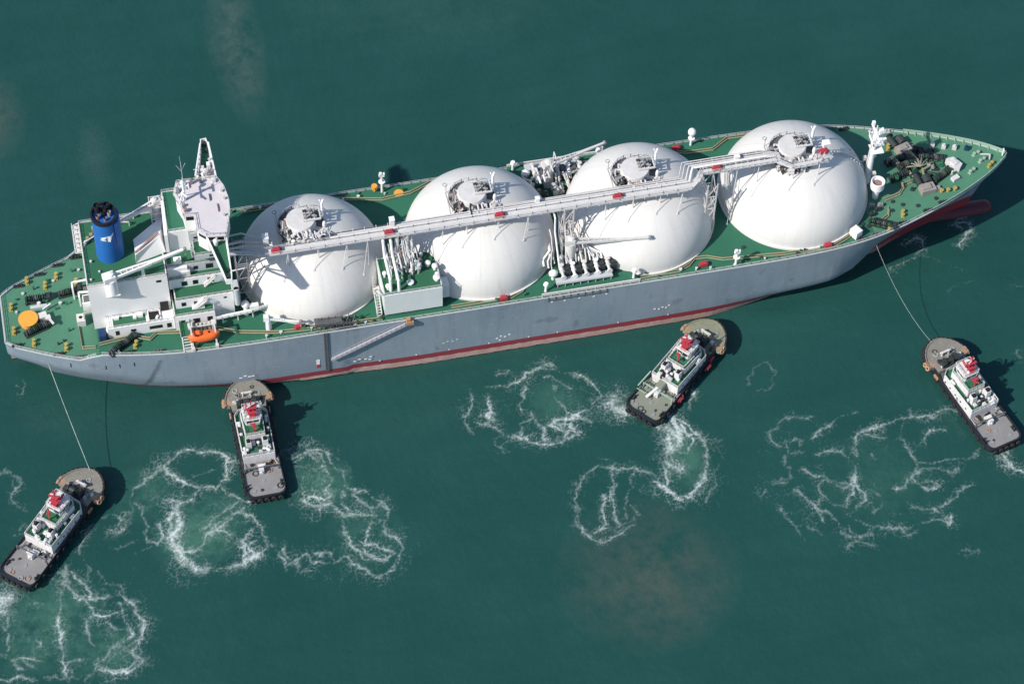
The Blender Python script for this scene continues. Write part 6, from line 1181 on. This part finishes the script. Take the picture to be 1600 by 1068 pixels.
def foam(key):
    st = FOAM[key]; P = np.array([p for s in st for p in s[2]])
    x0, y0 = P.min(0)-5; x1, y1 = P.max(0)+5; h = .23
    X, Y = np.meshgrid(np.arange(x0, x1, h), np.arange(y0, y1, h)); sd = sum(map(ord, key))
    # warp so that the traced strokes break up like real foam
    wx = X+2.6*fbm(X*.16, Y*.16, sd, 3)+1.5*fbm(X*.5, Y*.5, sd+5, 3); wy = Y+2.6*fbm(X*.16+9, Y*.16, sd+9, 3)+1.5*fbm(X*.5+5, Y*.5, sd+14, 3)
    D = np.zeros_like(X); H = np.zeros_like(X)
    for wd, it, pts in st:
        for (ax, ay), (bx, by) in zip(pts[:-1], pts[1:]):
            R_ = wd*4.5; i0 = max(0, int((min(ax, bx)-R_-3-x0)/h)); i1 = int((max(ax, bx)+R_+3-x0)/h)+1; j0 = max(0, int((min(ay, by)-R_-3-y0)/h)); j1 = int((max(ay, by)+R_+3-y0)/h)+1
            qx = wx[j0:j1, i0:i1]; qy = wy[j0:j1, i0:i1]; dx, dy = bx-ax, by-ay; L = dx*dx+dy*dy+1e-6
            t = np.clip(((qx-ax)*dx+(qy-ay)*dy)/L, 0, 1); d = np.hypot(qx-ax-t*dx, qy-ay-t*dy)
            cw = .30*wd if (it >= .9 and wd > 2.5) else .24+.05*wd; core = it*np.exp(-(d/cw)**2) if wd < 6 else 0*d; halo = it*np.exp(-(d/(.7+wd*1.1))**2)
            D[j0:j1, i0:i1] = np.maximum(D[j0:j1, i0:i1], core); H[j0:j1, i0:i1] = np.maximum(H[j0:j1, i0:i1], halo)
    rg1 = fbm(X*.33, Y*.33, sd+21, 4, True); rg2 = fbm(X*.8, Y*.8, sd+31, 3, True); br = fbm(X*.11, Y*.11, sd+41, 3)
    rg3 = fbm(X*.62+3, Y*.62, sd+51, 2, True); rg4 = fbm(X*1.25, Y*1.25, sd+61, 2, True); sp = fbm(X*1.6, Y*1.6, sd+71, 2)
    ux = X+1.1*fbm(X*.55, Y*.55, sd+81, 3); uy = Y+1.1*fbm(X*.55+7, Y*.55, sd+84, 3)
    e1 = worley(ux*.42, uy*.42, sd+91); e2 = worley(ux*.95+3, uy*.95, sd+95)
    lace = np.exp(-(e1/.055)**2)*np.clip(.5+sp*1.3+br, .1, 1.2)+np.exp(-(e2/.085)**2)*.6*np.clip(.35+br*2+rg2*.5, 0, 1)+np.clip((rg1-.66)*3, 0, 1)*.3
    brk = np.clip(.62+br*2.0+sp*1.4, .05, 1.15)
    F = D*.74*brk*np.clip(.5+rg2*.8, .1, 1.2)+H**1.15*lace*.85*np.clip(.62+br*1.8, .1, 1.2)+H**2*np.clip(.5+sp+br, 0, 1)*.16
    F = np.clip(F*{'G': .60, 'E': .66, 'F': .5, 'I': .65, 'J': .75}.get(key, .86)-.03, 0, .78)
    ny, nx = X.shape; keep = (F[:-1, :-1]+F[1:, :-1]+F[:-1, 1:]+F[1:, 1:]) > .04
    idx = -np.ones(X.shape, int); used = np.zeros(X.shape, bool)
    for a, b in ((0, 0), (1, 0), (0, 1), (1, 1)): used[a:ny-1+a, b:nx-1+b] |= keep
    idx[used] = np.arange(used.sum())
    jj, ii = np.nonzero(keep)
    faces = np.stack([idx[jj, ii], idx[jj, ii+1], idx[jj+1, ii+1], idx[jj+1, ii]], 1)
    co = np.stack([X[used], Y[used], np.full(used.sum(), .06)], 1)
    me = bpy.data.meshes.new('sea_foam'); me.vertices.add(len(co)); me.vertices.foreach_set('co', co.ravel())
    me.loops.add(faces.size); me.loops.foreach_set('vertex_index', faces.ravel()); me.polygons.add(len(faces))
    me.polygons.foreach_set('loop_start', np.arange(len(faces))*4); me.update(calc_edges=True)
    at = me.attributes.new('foam', 'FLOAT', 'POINT'); at.data.foreach_set('value', F[used].astype(np.float32))
    me.materials.append(Mt['foam'])
    o = bpy.data.objects.new('sea_foam', me); C.objects.link(o); tag(o, FLAB[key], 'foam', None, 'stuff')
for k in FOAM: foam(k)
# ------------------------------------------------------------ thin exhaust haze above the funnel
def smoke_mat():
    m = bpy.data.materials.new('exhaust_smoke'); m.use_nodes = True; t = m.node_tree
    t.nodes.remove(t.nodes['Principled BSDF'])
    vol = t.nodes.new('ShaderNodeVolumePrincipled'); vol.inputs['Color'].default_value = (.75, .8, .85, 1)
    tc = t.nodes.new('ShaderNodeTexCoord'); ln = t.nodes.new('ShaderNodeVectorMath'); ln.operation = 'LENGTH'; mp = t.nodes.new('ShaderNodeMapping'); mp.vector_type = 'TEXTURE'
    mp.inputs['Scale'].default_value = (5.5, 14, 7); t.links.new(tc.outputs['Object'], mp.inputs[0]); t.links.new(mp.outputs[0], ln.inputs[0])
    f = math_node(t, 'SUBTRACT', 1.0, ln.outputs['Value'], True); n = noise(t, tc.outputs['Object'], .25, 4, .6)
    d = math_node(t, 'MULTIPLY', math_node(t, 'MULTIPLY', f, n), .011)
    t.links.new(d, vol.inputs['Density']); t.links.new(vol.outputs[0], t.nodes['Material Output'].inputs['Volume'])
    return m
sm = MB().ell((0, 0, 0), (5.5, 14, 7), 16, 10).build('exhaust_smoke', smoke_mat()); sm.location = (-54.2, 14.5, 62)
tag(sm, 'thin pale exhaust haze drifting off the ship\'s blue funnel', 'smoke', None, 'stuff')
